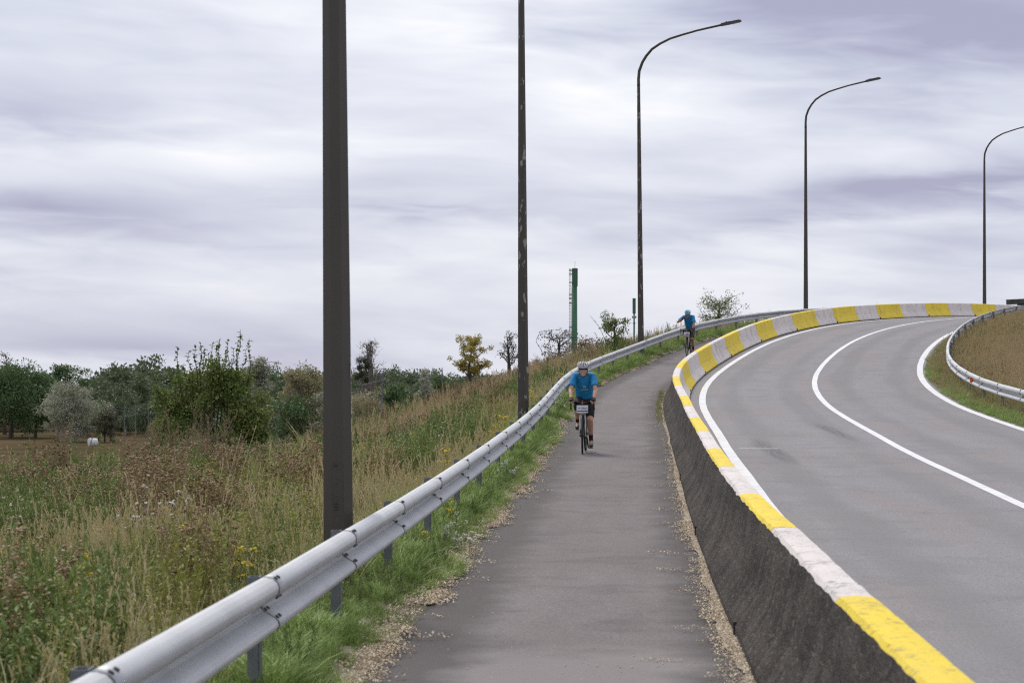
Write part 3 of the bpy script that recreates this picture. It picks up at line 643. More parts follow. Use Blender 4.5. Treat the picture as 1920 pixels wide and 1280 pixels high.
def feather(seed, n, h0, h1, spread):
    """mugwort-like: stiff stems with many upswept side sprays of tiny seed buds"""
    R = random.Random(seed); mb = MB()
    for k in range(n):
        h = R.uniform(h0, h1); l = np.array((R.gauss(0, spread), R.gauss(0, spread), 1)) * h; b = np.array((R.gauss(0, .06), R.gauss(0, .06), -.03))
        stem(mb, [b, b + l * (.4, .4, .5), b + l], .014, .3)
        for j in range(int(h * 17)):
            t = R.uniform(.3, 1); c = b + l * np.array((t * t, t * t, t)); g = R.uniform(0, 6.28); ln = (1.08 - t) * .42 * h * R.uniform(.5, 1) + .06
            e = c + np.array((math.cos(g) * .55, math.sin(g) * .55, .95)) * ln; stem(mb, [c, (c + e) / 2 + (0, 0, -.02 * ln), e], .005, .7)
            for i in range(int(5 + ln * 30)):
                cc = c + (e - c) * R.uniform(.15, 1.02); leafq(mb, cc, (R.uniform(-1, 1), R.uniform(-1, 1), R.uniform(-.3, 1)), .012, .035, tint=1. if R.random() < .65 else 0.)
        for j in range(int(h * 12)):
            t = R.uniform(.1, .6); c = b + l * np.array((t * t, t * t, t)); g = R.uniform(0, 6.28)
            leafq(mb, c, (math.cos(g), math.sin(g), R.uniform(-.5, .4)), .035, .09, tint=0.)
    return mb.mesh('mugwort')

src_collections = {}
def source(kind, meshes, mat):
    col = bpy.data.collections.new('source ' + kind)
    for m in meshes:
        m.materials.append(mat); o = bpy.data.objects.new(m.name, m); col.objects.link(o)
    src_collections[kind] = col; return col
def inst_group(col):
    ng = bpy.data.node_groups.new('scatter', 'GeometryNodeTree')
    ng.interface.new_socket('Geometry', in_out='INPUT', socket_type='NodeSocketGeometry'); ng.interface.new_socket('Geometry', in_out='OUTPUT', socket_type='NodeSocketGeometry')
    N = ng.nodes.new; L = ng.links.new
    gi = N('NodeGroupInput'); go = N('NodeGroupOutput'); ip = N('GeometryNodeInstanceOnPoints'); ci = N('GeometryNodeCollectionInfo')
    ci.inputs[0].default_value = col; ci.inputs['Separate Children'].default_value = True; ci.inputs['Reset Children'].default_value = True
    def na(name, typ): n = N('GeometryNodeInputNamedAttribute'); n.data_type = typ; n.inputs[0].default_value = name; return n.outputs[0]
    L(gi.outputs[0], ip.inputs['Points']); L(ci.outputs[0], ip.inputs['Instance']); ip.inputs['Pick Instance'].default_value = True
    L(na('idx', 'INT'), ip.inputs['Instance Index']); L(na('scl', 'FLOAT_VECTOR'), ip.inputs['Scale'])
    e = N('FunctionNodeEulerToRotation'); L(na('rot', 'FLOAT_VECTOR'), e.inputs[0]); L(e.outputs[0], ip.inputs['Rotation'])
    L(ip.outputs[0], go.inputs[0]); return ng
def scatter(name, label, cat, kind, P, scale, rng, tilt=.12):
    P = np.asarray(P, float)
    if len(P) == 0: return
    n = len(P); me = bpy.data.meshes.new(name); me.vertices.add(n); me.vertices.foreach_set('co', P.astype('f').ravel())
    a = me.attributes.new('rot', 'FLOAT_VECTOR', 'POINT'); a.data.foreach_set('vector', np.stack([rng.normal(0, tilt, n), rng.normal(0, tilt, n), rng.uniform(0, 6.283, n)], 1).astype('f').ravel())
    sc = np.asarray(scale, float)
    if sc.ndim == 1: sc = np.stack([sc, sc, sc * rng.uniform(.8, 1.2, n)], 1)
    a = me.attributes.new('scl', 'FLOAT_VECTOR', 'POINT'); a.data.foreach_set('vector', sc.astype('f').ravel())
    a = me.attributes.new('idx', 'INT', 'POINT'); a.data.foreach_set('value', rng.integers(0, 1000, n).astype('i') % len(src_collections[kind].objects))
    o = link(name, me); md = o.modifiers.new('scatter', 'NODES'); md.node_group = inst_group(src_collections[kind])
    tag(o, label, cat, kind='stuff'); return o

source('lush', [tuft(1, 40, .08, .22, .13, .010), tuft(2, 36, .10, .28, .14, .010, (.1, .7), (.1, .8)), tuft(3, 42, .06, .16, .13, .011), tuft(14, 34, .12, .30, .12, .009, (.0, .5), (.2, .9), .06)], G['lush'])
source('olive', [tuft(4, 38, .12, .34, .15, .010, tintp=.15, seeds=2, seedh=(.3, .5)), tuft(5, 40, .10, .28, .17, .011, (.1, .9), (.1, .9), .2, 2, (.3, .45)), tuft(6, 34, .15, .40, .14, .010, tintp=.12, seeds=3, seedh=(.35, .55))], G['olive'])
source('dry', [tuft(7, 30, .16, .40, .14, .010, tintp=.2, seeds=3, seedh=(.35, .6)), tuft(8, 28, .12, .35, .17, .010, (.2, 1.1), (.0, .6), .1, 3, (.35, .6)), tuft(9, 26, .2, .45, .12, .009, tintp=.2, seeds=4, seedh=(.4, .7))], G['dry'])
source('reed', [tuft(10, 46, .45, 1.05, .18, .010, (.0, .28), (.0, .15), .1, 8, (.8, 1.2)), tuft(11, 40, .4, .95, .2, .010, (.0, .5), (.0, .3), .1, 6, (.7, 1.1))], G['reed'])
source('herb', [herb(21, 6, .30, .55, .16, .040, .095, tint_leaf=.06), herb(22, 7, .25, .48, .18, .046, .085, branch=2, tint_leaf=.06), herb(23, 5, .4, .7, .15, .038, .10, branch=3, tint_leaf=.06), herb(24, 8, .15, .34, .18, .05, .09, tint_leaf=.04)], G['herb'])
source('herb_y', [herb(25, 5, .3, .6, .14, .030, .09, branch=2), herb(26, 5, .35, .7, .13, .028, .08, branch=3)], G['herb_y'])
source('brown', [herb(31, 4, .4, .75, .15, .016, .04, heads=8, hs=.018, branch=7, tint_leaf=.4), herb(32, 3, .45, .85, .13, .016, .045, heads=7, hs=.022, branch=8, tint_leaf=.4), herb(33, 5, .3, .65, .18, .016, .045, heads=6, hs=.018, branch=8, tint_leaf=.4)], G['brown'])
source('mug', [feather(41, 3, 1.0, 1.45, .12), feather(42, 2, 1.1, 1.6, .14), feather(43, 3, .8, 1.25, .16)], G['mug'])
source('yellow', [herb(51, 3, .3, .5, .1, .02, .05, heads=5, hs=.022, branch=3), herb(52, 4, .2, .42, .12, .02, .05, heads=4, hs=.02, branch=2)], G['yellow'])
source('whitef', [herb(61, 3, .25, .45, .1, .02, .05, heads=7, hs=.02, branch=3), herb(62, 4, .2, .4, .12, .02, .045, heads=6, hs=.017, branch=3)], G['whitef'])
source('fluff', [herb(71, 2, .5, .85, .1, .035, .11, heads=3, hs=.026, branch=3, tint_leaf=.05), herb(72, 3, .4, .8, .12, .03, .1, heads=2, hs=.024, branch=4, tint_leaf=.05)], G['fluff'])
source('bramble', [herb(81, 8, .5, 1.0, .35, .055, .075, branch=5, droop=.5, tint_leaf=.25), herb(82, 9, .4, .9, .4, .05, .07, branch=5, droop=.5, tint_leaf=.3)], G['bramble'])
mbc = MB()
def chip_mesh(seed):
    R = random.Random(seed); mb = MB()
    for k in range(26):
        a = R.uniform(0, 6.28); q = .11 * math.sqrt(R.random()); leafq(mb, (q * math.cos(a), q * math.sin(a), R.uniform(.003, .014)), (R.uniform(-1, 1), R.uniform(-1, 1), R.uniform(-.25, .25)), R.uniform(.008, .016), R.uniform(.016, .034), fold=.3)
    return mb.mesh('husks')
source('chip', [chip_mesh(1), chip_mesh(2), chip_mesh(3)], M['chip'])

rng = np.random.default_rng(7)
def sample(s0, s1, o0, o1, dens, prob=None, ds=2., seed=None):
    """random (s,o) with dens(depth) plants per square metre, kept where the photograph could see them"""
    r = np.random.default_rng(seed) if seed is not None else rng
    A = []
    for a in np.arange(s0, s1, ds):
        y = max(float(by(a + ds / 2)), 9.); n = r.poisson(max(dens(y) * ds * (o1 - o0), 0))
        A.append(np.stack([r.uniform(a, a + ds, n), r.uniform(o0, o1, n)], 1))
    A = np.vstack(A); P = at(A[:, 0], A[:, 1])
    with np.errstate(all='ignore'):
        u = 960 + F * P[:, 0] / P[:, 1]; v = VH - F * (P[:, 2] + .9) / P[:, 1]
    k = (P[:, 1] > 7.5) & (u > -420) & (u < 2200) & (v < 1330)
    A = A[k]; P = P[k]
    if prob is not None:
        k = r.random(len(A)) < prob(A[:, 0], A[:, 1]); A = A[k]; P = P[k]
    return A, P
lod = lambda y, near, far: far + (near - far) * float(np.exp(-max(y - 16, 0) / 28))
edge = lambda s: -2.62 - .30 * fbm(s * .55, s * 0 + 2, 17) - .16 * fbm(s * 2.1, s * 0 + 4, 18)     # ragged left edge of the asphalt

# verge grass between path and rail, spreading just behind the rail
A, P = sample(-2, 165, -4.15, -2.62, lambda y: lod(y, 170, 38), lambda s, o: (o < edge(s) - .03 - .07 * np.sin(s * 1.3)) * np.clip(1.6 - np.maximum(-3.5 - o, 0) * 2.2, .1, 1))
yy = P[:, 1]; sc = np.clip(.30 + 1.5 * (fbm(A[:, 0] * 1.3, A[:, 1] * 1.3, 40, 2)) ** 1.6, .35, 1.5) * (1 + .3 * sstep(30, 90, yy)) * np.where(A[:, 1] > edge(A[:, 0]) - .3, .75, 1)
scatter('verge_grass', 'lush green grass growing along the left edge of the cycle path under the guardrail', 'grass', 'lush', P, sc, rng)
A, P = sample(4, 120, -3.7, -2.7, lambda y: lod(y, 26, 7), lambda s, o: (o < edge(s) - .12) * (fbm(s * .45, o * 1.2, 41) > .50))
scatter('verge_weeds', 'dark leafy weeds among the green verge grass', 'weeds', 'herb', P, rng.uniform(.28, .5, len(P)), rng)
A, P = sample(6, 60, -3.9, -2.8, lambda y: 1.8, lambda s, o: (o < edge(s) - .16) * (fbm(s * .3 + 3, o, 42) > .55))
scatter('yellow_flowers', 'small yellow wildflowers in the green verge', 'flowers', 'yellow', P, rng.uniform(.35, .6, len(P)), rng)
A, P = sample(10, 70, -3.2, -2.75, lambda y: 5, lambda s, o: (fbm(s * .25 + 9, o * .5, 43) > .62))
scatter('white_flowers', 'pale white umbel flowers at the edge of the path', 'flowers', 'whitef', P, rng.uniform(.45, .8, len(P)), rng)

# dry husk litter along both edges of the path
def litter_strip(name, inner, outer, s0, s1, lift):
    S = np.arange(s0, s1, .12); I = inner(S); O_ = outer(S)
    O = np.stack([O_ + (I - O_) * t for t in (0, .35, .7, 1)], 1)
    grid(name, S, O, lambda s, o: np.maximum(zp(s) + .003 + .012 * sstep(0, .2, np.where(o < -2, -2.62 - o, o + .62)), np.where(o < -2, ground(s, o) + .01, -99)), M['litter'])
l_in = lambda s: edge(s) + .01 + .12 * np.clip(fbm(s * 1.3, s * 0 + 8, 19) - .35, 0, 1) * 2
litter_strip('verge_litter', l_in, lambda s: np.full_like(s, -2.74 - .35), -6, 130, .016)
r_out = lambda s: -.36 - .17 * np.clip(fbm(s * .35, s * 0 + 1, 23) - .25, .02, 1) * (1 + .5 * (fbm(s * 3.1, s * 0 + 6, 24) - .5)) - .05 * fbm(s * 7, s * 0, 25)
litter_strip('barrier_litter', r_out, lambda s: np.full_like(s, -.30), -6, 70, .016)
A, P = sample(2, 90, -3.0, -2.25, lambda y: lod(y, 190, 40), lambda s, o: (o < l_in(s) + .05) * (o > edge(s) - .22) + .025 * (o < l_in(s) + .3)); P[:, 2] = np.maximum(zp(A[:, 0]), np.where(A[:, 1] < -2, ground(A[:, 0], A[:, 1]), -99)) + .02
scatter('seed_husks', 'dry tan seed husks and leaf litter along the left edge of the path', 'litter', 'chip', P, rng.uniform(.8, 1.4, len(P)), rng, .02)
A, P = sample(2, 70, -.9, -.38, lambda y: lod(y, 160, 40), lambda s, o: (o > r_out(s) - .03) + .02 * (o > -.8)); P[:, 2] = np.maximum(zp(A[:, 0]), np.where(A[:, 1] < -2, ground(A[:, 0], A[:, 1]), -99)) + .02
scatter('seed_husks', 'dry tan seed husks gathered at the foot of the concrete barrier', 'litter', 'chip', P, rng.uniform(.8, 1.4, len(P)), rng, .02)
A, P = sample(50, 66, -.55, -.40, lambda y: 30); P[:, 2] = zp(A[:, 0])
scatter('barrier_weeds', 'small green weeds rooted at the foot of the barrier where the path bends', 'weeds', 'herb_y', P, rng.uniform(.2, .4, len(P)), rng)

# the slope left of the rail
def zone(k, s, o): return np.clip(.5 + 1.5 * (fbm(s * .12, o * .30, 60 + k, 3) - .5), 0, 1)
W = 26
A, P = sample(-6, 185, -W, -3.45, lambda y: lod(y, 44, 11), lambda s, o: np.clip(.35 + 1.6 * (zone(1, s, o) - .4), .12, 1))
d = -A[:, 1] - 3.2
scatter('slope_grass', 'mixed olive grass covering the slope left of the guardrail', 'grass', 'olive', P, (.85 + .4 * sstep(3, 9, d)) * rng.uniform(.7, 1.25, len(P)) * (1 + .25 * sstep(30, 100, P[:, 1])), rng, .18)
A, P = sample(-6, 185, -W, -3.45, lambda y: lod(y, 10, 4.5), lambda s, o: np.clip((zone(2, s, o) - .44) * 5 + .10 + .3 * sstep(26, 40, s) * sstep(-9, -5, o), .04, 1))
scatter('dry_grass', 'golden dry grass with seed heads on the slope left of the guardrail', 'grass', 'dry', P, rng.uniform(.65, 1.1, len(P)) * (1 + .12 * sstep(30, 100, P[:, 1])), rng, .2)
A, P = sample(-6, 185, -W, -4.2, lambda y: lod(y, 34, 8), lambda s, o: np.clip((zone(3, s, o) - .40) * 4 + .25, .08, 1) * np.clip((-o - 4) / 2, .2, 1))
d = -A[:, 1] - 3.2
scatter('green_weeds', 'leafy green weeds standing on the slope left of the guardrail', 'weeds', 'herb', P, (.8 + .45 * sstep(2, 9, d)) * rng.uniform(.6, 1.2, len(P)), rng, .15)
A, P = sample(-6, 140, -W, -4.2, lambda y: lod(y, 7, 2), lambda s, o: np.clip((zone(4, s, o) - .45) * 4 + .1, .02, 1))
scatter('yellow_green_weeds', 'slender yellow-green weeds on the slope', 'weeds', 'herb_y', P, rng.uniform(.6, 1.25, len(P)), rng, .15)
A, P = sample(-6, 185, -W, -4.4, lambda y: lod(y, 4.5, 1.1), lambda s, o: np.clip((zone(5, s, o) - .46) * 5 + .10, .02, 1) * np.clip((-o - 4) / 2.5, .15, 1))
d = -A[:, 1] - 3.2
scatter('dead_stalks', 'dead brown seed stalks among the weeds on the slope', 'weeds', 'brown', P, (.7 + .4 * sstep(2, 9, d)) * rng.uniform(.7, 1.2, len(P)), rng, .2)
source('clumpg', [herb(101, 16, .35, .7, .28, .045, .10, branch=3, tint_leaf=.04), herb(102, 18, .3, .6, .30, .05, .09, branch=2, tint_leaf=.05)], G['herb'])
source('clumpb', [herb(103, 11, .5, .95, .25, .02, .05, heads=9, hs=.02, branch=10, tint_leaf=.4), herb(104, 13, .4, .85, .30, .02, .05, heads=8, hs=.02, branch=9, tint_leaf=.4)], G['brown'])
source('straw', [tuft(105, 12, .5, 1.0, .16, .009, (.0, .25), (.0, .12), .2, 5, (.7, 1.05)), tuft(106, 9, .4, .9, .2, .009, (.0, .5), (.0, .1), .2, 4, (.6, 1.0)), tuft(107, 14, .35, .8, .14, .008, (.1, 1.2), (.0, .1), .2, 0)], G['dry'])
A, P = sample(-6, 120, -W, -4.3, lambda y: lod(y, 6.5, 2.2), lambda s, o: np.clip((zone(11, s, o) - .40) * 6, 0, 1))
scatter('leafy_clumps', 'dense dark green weed clumps on the slope left of the guardrail', 'weeds', 'clumpg', P, rng.uniform(.7, 1.25, len(P)), rng, .12)
A, P = sample(-6, 120, -W, -4.5, lambda y: lod(y, 3.2, .8), lambda s, o: np.clip((zone(12, s, o) - .50) * 6, 0, 1) * .38 + .25 * np.exp(-((s - 38) / 5) ** 2 - ((o + 10) / 1.4) ** 2))
scatter('rusty_clumps', 'rusty brown dead weed clumps on the slope left of the guardrail', 'weeds', 'clumpb', P, rng.uniform(.7, 1.15, len(P)), rng, .15)
A, P = sample(-6, 120, -W, -3.8, lambda y: lod(y, 3.0, 1.2), lambda s, o: np.clip((zone(13, s, o) - .42) * 4 + .1, 0, 1))
scatter('straw_stalks', 'tall pale straw stalks standing and leaning on the slope', 'grass', 'straw', P, rng.uniform(.6, 1.05, len(P)), rng, .25)
def blob(cs, co, rs, ro): return lambda s, o: np.exp(-((s - cs) / rs) ** 2 - ((o - co) / ro) ** 2)
reeds = [(66, -9, 6, 1.3), (85, -7.8, 10, 1.4), (108, -8, 12, 2.0), (52, -6.5, 3, .8)]
A, P = sample(-2, 150, -16, -4.6, lambda y: 11, lambda s, o: np.clip(sum(blob(*q)(s, o) for q in reeds) * .9, 0, 1))
scatter('dead_reeds', 'pale dead reed patches on the slope', 'reeds', 'reed', P, rng.uniform(.55, .95, len(P)), rng, .18)
A, P = sample(10, 120, -12, -3.8, lambda y: lod(y, 1.0, .45), lambda s, o: np.clip((zone(6, s, o) - .45) * 5, 0, 1))
scatter('ragwort', 'yellow ragwort flowering on the slope left of the guardrail', 'flowers', 'yellow', P, rng.uniform(.7, 1.2, len(P)), rng)
A, P = sample(-4, 60, -14, -3.8, lambda y: lod(y, .5, .08), lambda s, o: np.clip((zone(7, s, o) - .4) * 4, 0, 1))
scatter('thistles', 'thistles with pale seed fluff in the lower left weeds', 'weeds', 'fluff', P, rng.uniform(.6, 1.0, len(P)), rng)
A, P = sample(72, 185, -15, -5.2, lambda y: 1.5, lambda s, o: np.clip((zone(8, s, o) - .40) * 5, 0, 1) * sstep(-4.5, -7, o))
scatter('brambles', 'reddish bramble thicket along the top of the slope', 'brambles', 'bramble', P, rng.uniform(.7, 1.25, len(P)), rng)

# the inside of the curve
G['olive2'] = mat_leaf('brownish island grass', (.20, .20, .075), (.36, .31, .14), (.48, .38, .21), patch=.6)
G['pale2'] = mat_leaf('pale green dry grass', (.29, .32, .13), (.42, .40, .19), (.48, .41, .23), patch=.6)
source('olive2', [tuft(94, 40, .12, .36, .16, .013, tintp=.25, seeds=4, seedh=(.3, .5)), tuft(95, 40, .10, .30, .18, .013, (.1, .9), (.1, .9), .3, 3, (.3, .5))], G['olive2'])
source('pale2', [tuft(96, 40, .12, .34, .16, .013, tintp=.2, seeds=3, seedh=(.3, .5)), tuft(97, 36, .14, .38, .15, .012, tintp=.2, seeds=3, seedh=(.3, .5))], G['pale2'])
A, P = sample(35, 150, 7.98, 30, lambda y: 24, lambda s, o: np.clip((o - 7.93 - .10 * vnoise(s * 2, o, 3)) * 6, 0, 1))
pt = fbm(A[:, 0] * .22, A[:, 1] * .5, 71); front = A[:, 1] < 9.3
sc = (.45 + .6 * sstep(8.1, 9.0, A[:, 1])) * rng.uniform(.7, 1.2, len(P))
k1 = np.where(front, rng.random(len(P)) < .55 + (pt - .5) * 1.6, rng.random(len(P)) < .30 + (pt - .5) * 1.4)
scatter('inner_pale_grass', 'pale green-gold grass along the inner white line', 'grass', 'pale2', P[k1], sc[k1], rng, .15)
scatter('inner_grass', 'brownish olive grass on the inside of the road curve', 'grass', 'olive2', P[~k1], sc[~k1] * 1.1, rng, .15)
A, P = sample(35, 150, 8.7, 30, lambda y: 4, lambda s, o: np.clip((fbm(s * .2, o * .3, 73) - .36) * 4, 0, 1))
scatter('inner_dead_stalks', 'brown dead stalks behind the inner guardrail', 'weeds', 'brown', P, rng.uniform(.4, .8, len(P)), rng)
A, P = sample(40, 120, 9.6, 26, lambda y: 14, lambda s, o: np.clip((blob(64, 10.6, 9, .7)(s, o) + blob(80, 11.6, 8, 1.3)(s, o)) * 1.2, 0, 1))
scatter('inner_reeds', 'pale dead reeds at the right edge inside the curve', 'reeds', 'reed', P, rng.uniform(.45, .7, len(P)), rng)
A, P = sample(38, 110, 8.0, 8.7, lambda y: 34, lambda s, o: (fbm(s * .2 + 5, o, 74) > .45) * np.clip(1.2 - (s - 85) / 15, 0, 1))
scatter('inner_verge_grass', 'short green grass beside the inner white line', 'grass', 'lush', P, rng.uniform(.6, 1.2, len(P)), rng)
# loose grit on the asphalt
def pebble(seed):
    R = random.Random(seed); mb = MB(); mb.ball((0, 0, .004), (.012, .009, .006), 7, 5); return mb.mesh('pebble')
source('pebble', [pebble(1)], plain('pale pebble', (.55, .52, .48), .8, vscale=2, col2=(.04, .036, .034), fac=[(.60, (0, 0, 0)), (.64, (1, 1, 1))]))
A, P = sample(4, 60, -2.7, -.4, lambda y: lod(y, 5, 1.2)); P[:, 2] = zp(A[:, 0]) - .002
scatter('grit', 'scattered pale and dark grit on the cycle path', 'grit', 'pebble', P, rng.uniform(.3, .8, len(P)), rng, .05)
A, P = sample(3, 9, -2.4, -.5, lambda y: 60, lambda s, o: np.clip(blob(6.2, -.9, .35, .45)(s, o) + .5 * blob(6.0, -1.6, .25, .5)(s, o), 0, 1)); P[:, 2] = zp(A[:, 0])
scatter('grit', 'patch of grit and chippings on the near end of the cycle path', 'grit', 'pebble', P, rng.uniform(.3, .8, len(P)), rng, .05)
A, P = sample(4, 9, -2, -.5, lambda y: 190, lambda s, o: np.clip(blob(6.55, -.96, .10, .11)(s, o) * 1.3, 0, 1)); P[:, 2] = zp(A[:, 0]) + .004
scatter('seed_husks', 'small heap of pale husks lying on the near end of the path', 'litter', 'chip', P, rng.uniform(.5, .8, len(P)), rng, .02)
# ------------------------------------------------------------------ trees and shrubs
M['bark'] = plain('bark', (.085, .07, .055), .9, vscale=4, col2=(.05, .042, .034))
M['bark_pale'] = plain('pale bark', (.24, .215, .19), .9, vscale=4, col2=(.17, .15, .13))
def leaf_mat(name, a, b, c, tr=.3): return mat_leaf(name, a, b, c, tr, .55, .25, .25)
T = {}
T['oak'] = leaf_mat('dark oak leaves', (0.072, 0.130, 0.049), (0.111, 0.176, 0.068), (0.169, 0.240, 0.098))
T['mid'] = leaf_mat('green leaves', (0.091, 0.150, 0.055), (0.130, 0.189, 0.072), (0.182, 0.234, 0.098))
T['willow'] = leaf_mat('silver willow leaves', (.27, .285, .19), (.36, .37, .265), (.55, .56, .46))
T['buff'] = leaf_mat('buff autumn leaves', (0.273, 0.254, 0.130), (0.364, 0.325, 0.176), (0.442, 0.390, 0.247))
T['gold'] = leaf_mat('yellow autumn leaves', (.40, .31, .06), (.52, .40, .085), (.30, .29, .09))
T['shrub'] = leaf_mat('shrub leaves', (0.111, 0.163, 0.042), (0.176, 0.227, 0.062), (0.286, 0.312, 0.098))
T['rust'] = leaf_mat('rusty leaves', (.17, .10, .035), (.23, .13, .05), (.12, .10, .04))
T['sparse'] = leaf_mat('sparse dark leaves', (0.078, 0.085, 0.046), (0.117, 0.111, 0.065), (0.156, 0.130, 0.091))
T['mistle'] = leaf_mat('mistletoe', (.04, .055, .022), (.05, .065, .028), (.07, .085, .03))
def leaf_cloud(mb_arrays, Cn, rad, n, size, rg, flat=.75, elong=1.7, tintp=.15, up=.2):
    """n leaves spread through the clumps at Cn with radii rad, appended to (verts, tints)"""
    Cn = np.asarray(Cn); rad = np.asarray(rad); w = rad ** 2; k = rg.choice(len(Cn), n, p=w / w.sum())
    p = rg.normal(0, 1, (n, 3)); p /= np.linalg.norm(p, axis=1)[:, None] + 1e-9; p *= (rg.random(n) ** .45)[:, None]; p[:, 2] *= flat
    pos = Cn[k] + p * rad[k][:, None]
    d = rg.normal(0, 1, (n, 3)) + p * .8; d[:, 2] += up - .3; d /= np.linalg.norm(d, axis=1)[:, None]
    a = rg.normal(0, 1, (n, 3)); s_ = np.cross(d, a); s_ /= np.linalg.norm(s_, axis=1)[:, None]; nn = np.cross(s_, d)
    sz = size * rg.uniform(.6, 1.35, n)[:, None]
    v = np.stack([pos, pos + d * sz * .5 + s_ * sz / elong * .5 + nn * sz * .12, pos + d * sz, pos + d * sz * .5 - s_ * sz / elong * .5 + nn * sz * .12], 1)
    ct = rg.random(len(Cn)) < .4
    t = np.where(rg.random(n) < tintp, 1., np.where(ct[k], rg.uniform(.15, .5, n), 0.))
    mb_arrays.append((v.reshape(-1, 3), np.repeat(t, 4)))
def leaf_mesh(name, arrs):
    V = np.vstack([a for a, _ in arrs]); Tn = np.concatenate([t for _, t in arrs]); n = len(V) // 4
    me = bpy.data.meshes.new(name); me.vertices.add(len(V)); me.vertices.foreach_set('co', V.astype('f').ravel())
    me.loops.add(4 * n); me.loops.foreach_set('vertex_index', np.arange(4 * n, dtype='i')); me.polygons.add(n)
    me.polygons.foreach_set('loop_start', np.arange(0, 4 * n, 4, dtype='i')); me.polygons.foreach_set('loop_total', np.full(n, 4, 'i'))
    a = me.attributes.new('tint', 'FLOAT', 'POINT'); a.data.foreach_set('value', Tn.astype('f')); me.update(calc_edges=True); return me
def tree_meshes(seed, H, W, trunk=.3, limbs=9, nleaf=5000, leaf=.35, shape='round', bare=False, clump=.17, twigs=4):
    """returns (wood mesh, crown mesh or None). Crown spans W across, from trunk*H to H"""
    R = random.Random(seed); rg = np.random.default_rng(seed); mb = MB(); r0 = H * .018 + .05
    top = np.array((R.gauss(0, .03) * H, R.gauss(0, .03) * H, H * .86)); mid = np.array((R.gauss(0, .02) * H, R.gauss(0, .02) * H, H * .4))
    spine = [np.array((0, 0, -.3)), mid * .5, mid, (mid + top) / 2 + (R.gauss(0, .02) * H, R.gauss(0, .02) * H, 0), top]
    mb.tube(spine, [r0 * 1.25, r0, r0 * .8, r0 * .5, r0 * .12], 7)
    Cn = []; rad = []
    def spine_at(t):
        t = np.clip(t, 0, 1) * 4; i = min(int(t), 3); return spine[i] + (spine[i + 1] - spine[i]) * (t - i)
    def prof(h):      # crown half width at relative height
        if shape == 'round': return max(math.sin(math.pi * min(max((h - trunk * .55) / (1.06 - trunk * .55), 0), 1)), 0) ** .62
        if shape == 'upright': return max(math.sin(math.pi * min(max(h, 0), 1)), 0) ** .8 * (.75 + .25 * (1 - h))
        if shape == 'vase': return .35 + .65 * max(math.sin(math.pi * min(max(h - .1, 0), 1) * .95), 0)
        return 1.
    for k in range(limbs):
        hb = trunk + (.84 - trunk) * ((k + R.random()) / limbs); b = spine_at(hb / .86 * .98); g = k * 2.4 + R.uniform(-.5, .5)
        hh = min(hb + R.uniform(.08, .28), .97); w = W / 2 * prof(hh) * R.uniform(.7, 1.05)
        e = np.array((math.cos(g) * w, math.sin(g) * w, hh * H)); m_ = (b + e) / 2 + np.array((R.gauss(0, .05) * W, R.gauss(0, .05) * W, -.03 * H + R.gauss(0, .02) * H))
        mb.tube([b, m_, e], [r0 * .45 * (1.1 - hb), r0 * .28, r0 * .07], 5)
        for j in range(twigs):
            t = R.uniform(.35, 1.0); p = b + (e - b) * t if t > .5 else b + (m_ - b) * t * 2
            q = p + np.array((R.gauss(0, 1), R.gauss(0, 1), R.gauss(.35, .6))) * W * .13
            mb.tube([p, (p + q) / 2 + (0, 0, .02 * H), q], [r0 * .14, r0 * .1, r0 * .04], 4)
            Cn.append(q); rad.append(W * clump * R.uniform(.55, 1.1))
            if bare:
                for i in range(5):
                    z = q + np.array((R.gauss(0, 1), R.gauss(0, 1), R.gauss(.8, .6))) * W * .09; mb.tube([q, z], [r0 * .045, r0 * .02], 3)
        Cn.append(e); rad.append(W * clump * R.uniform(.7, 1.15))
    Cn.append(top); rad.append(W * clump * .8)
    wood = mb.mesh('trunk')
    if nleaf == 0: return wood, None
    arr = []; leaf_cloud(arr, Cn, rad, nleaf, leaf, rg); return wood, leaf_mesh('crown', arr)
def plant_tree(name, label, meshes, leafm, x, y, z, rot=0., scale=1., bark='bark', cat='tree', group=None):
    r = empty(name, (x, y, z)); r.rotation_euler = (0, 0, rot); r.scale = (scale, scale, scale); tag(r, label, cat, group)
    w, c = meshes
    if w.materials: o = link('trunk', w, None, r)
    else: o = link('trunk', w, M[bark], r)
    if c is not None:
        o = link('crown', c, None, r)
        if not c.materials: c.materials.append(T[leafm])
        else:
            o.material_slots[0].link = 'OBJECT'; o.material_slots[0].material = T[leafm]
    return r
def px(u, y): return (u - 960) * y / F
def topz(v, y): return (VH - v) * y / F

# the group of dark trees at the far left, beyond the dry field
def far_tree(name, label, u, vtop, vbase, y, wpx, leafm, seed, shape='round', nleaf=7000, trunk=.16, limbs=12, leaf=.4, clump=.16, twigs=5, bare=False, bark='bark', group=None):
    zt = topz(vtop, y); zb_ = topz(vbase, y) if vbase else FIELD; H = zt - zb_; W = wpx * y / F
    ms = tree_meshes(seed, H, W, trunk, limbs, nleaf, leaf, shape, bare, clump, twigs)
    return plant_tree(name, label, ms, leafm, px(u, y), y, zb_, 0, 1, bark, group=group)
GRP = 'trees beyond the dry field'
far_tree('oak_tree', 'big dark oak at the far left edge below a dead treetop', 18, 694, 826, 425, 120, 'oak', 101, nleaf=11000, clump=.19, limbs=16, group=GRP)
far_tree('oak_tree', 'dark oak with two trunks showing, left of the silver willow', 66, 703, 822, 432, 92, 'oak', 102, nleaf=9000, clump=.19, limbs=14, trunk=.22, group=GRP)
far_tree('oak_tree', 'loose-crowned oak rising behind the silver willow', 128, 690, 824, 450, 100, 'oak', 103, nleaf=6500, clump=.13, limbs=13, group=GRP)
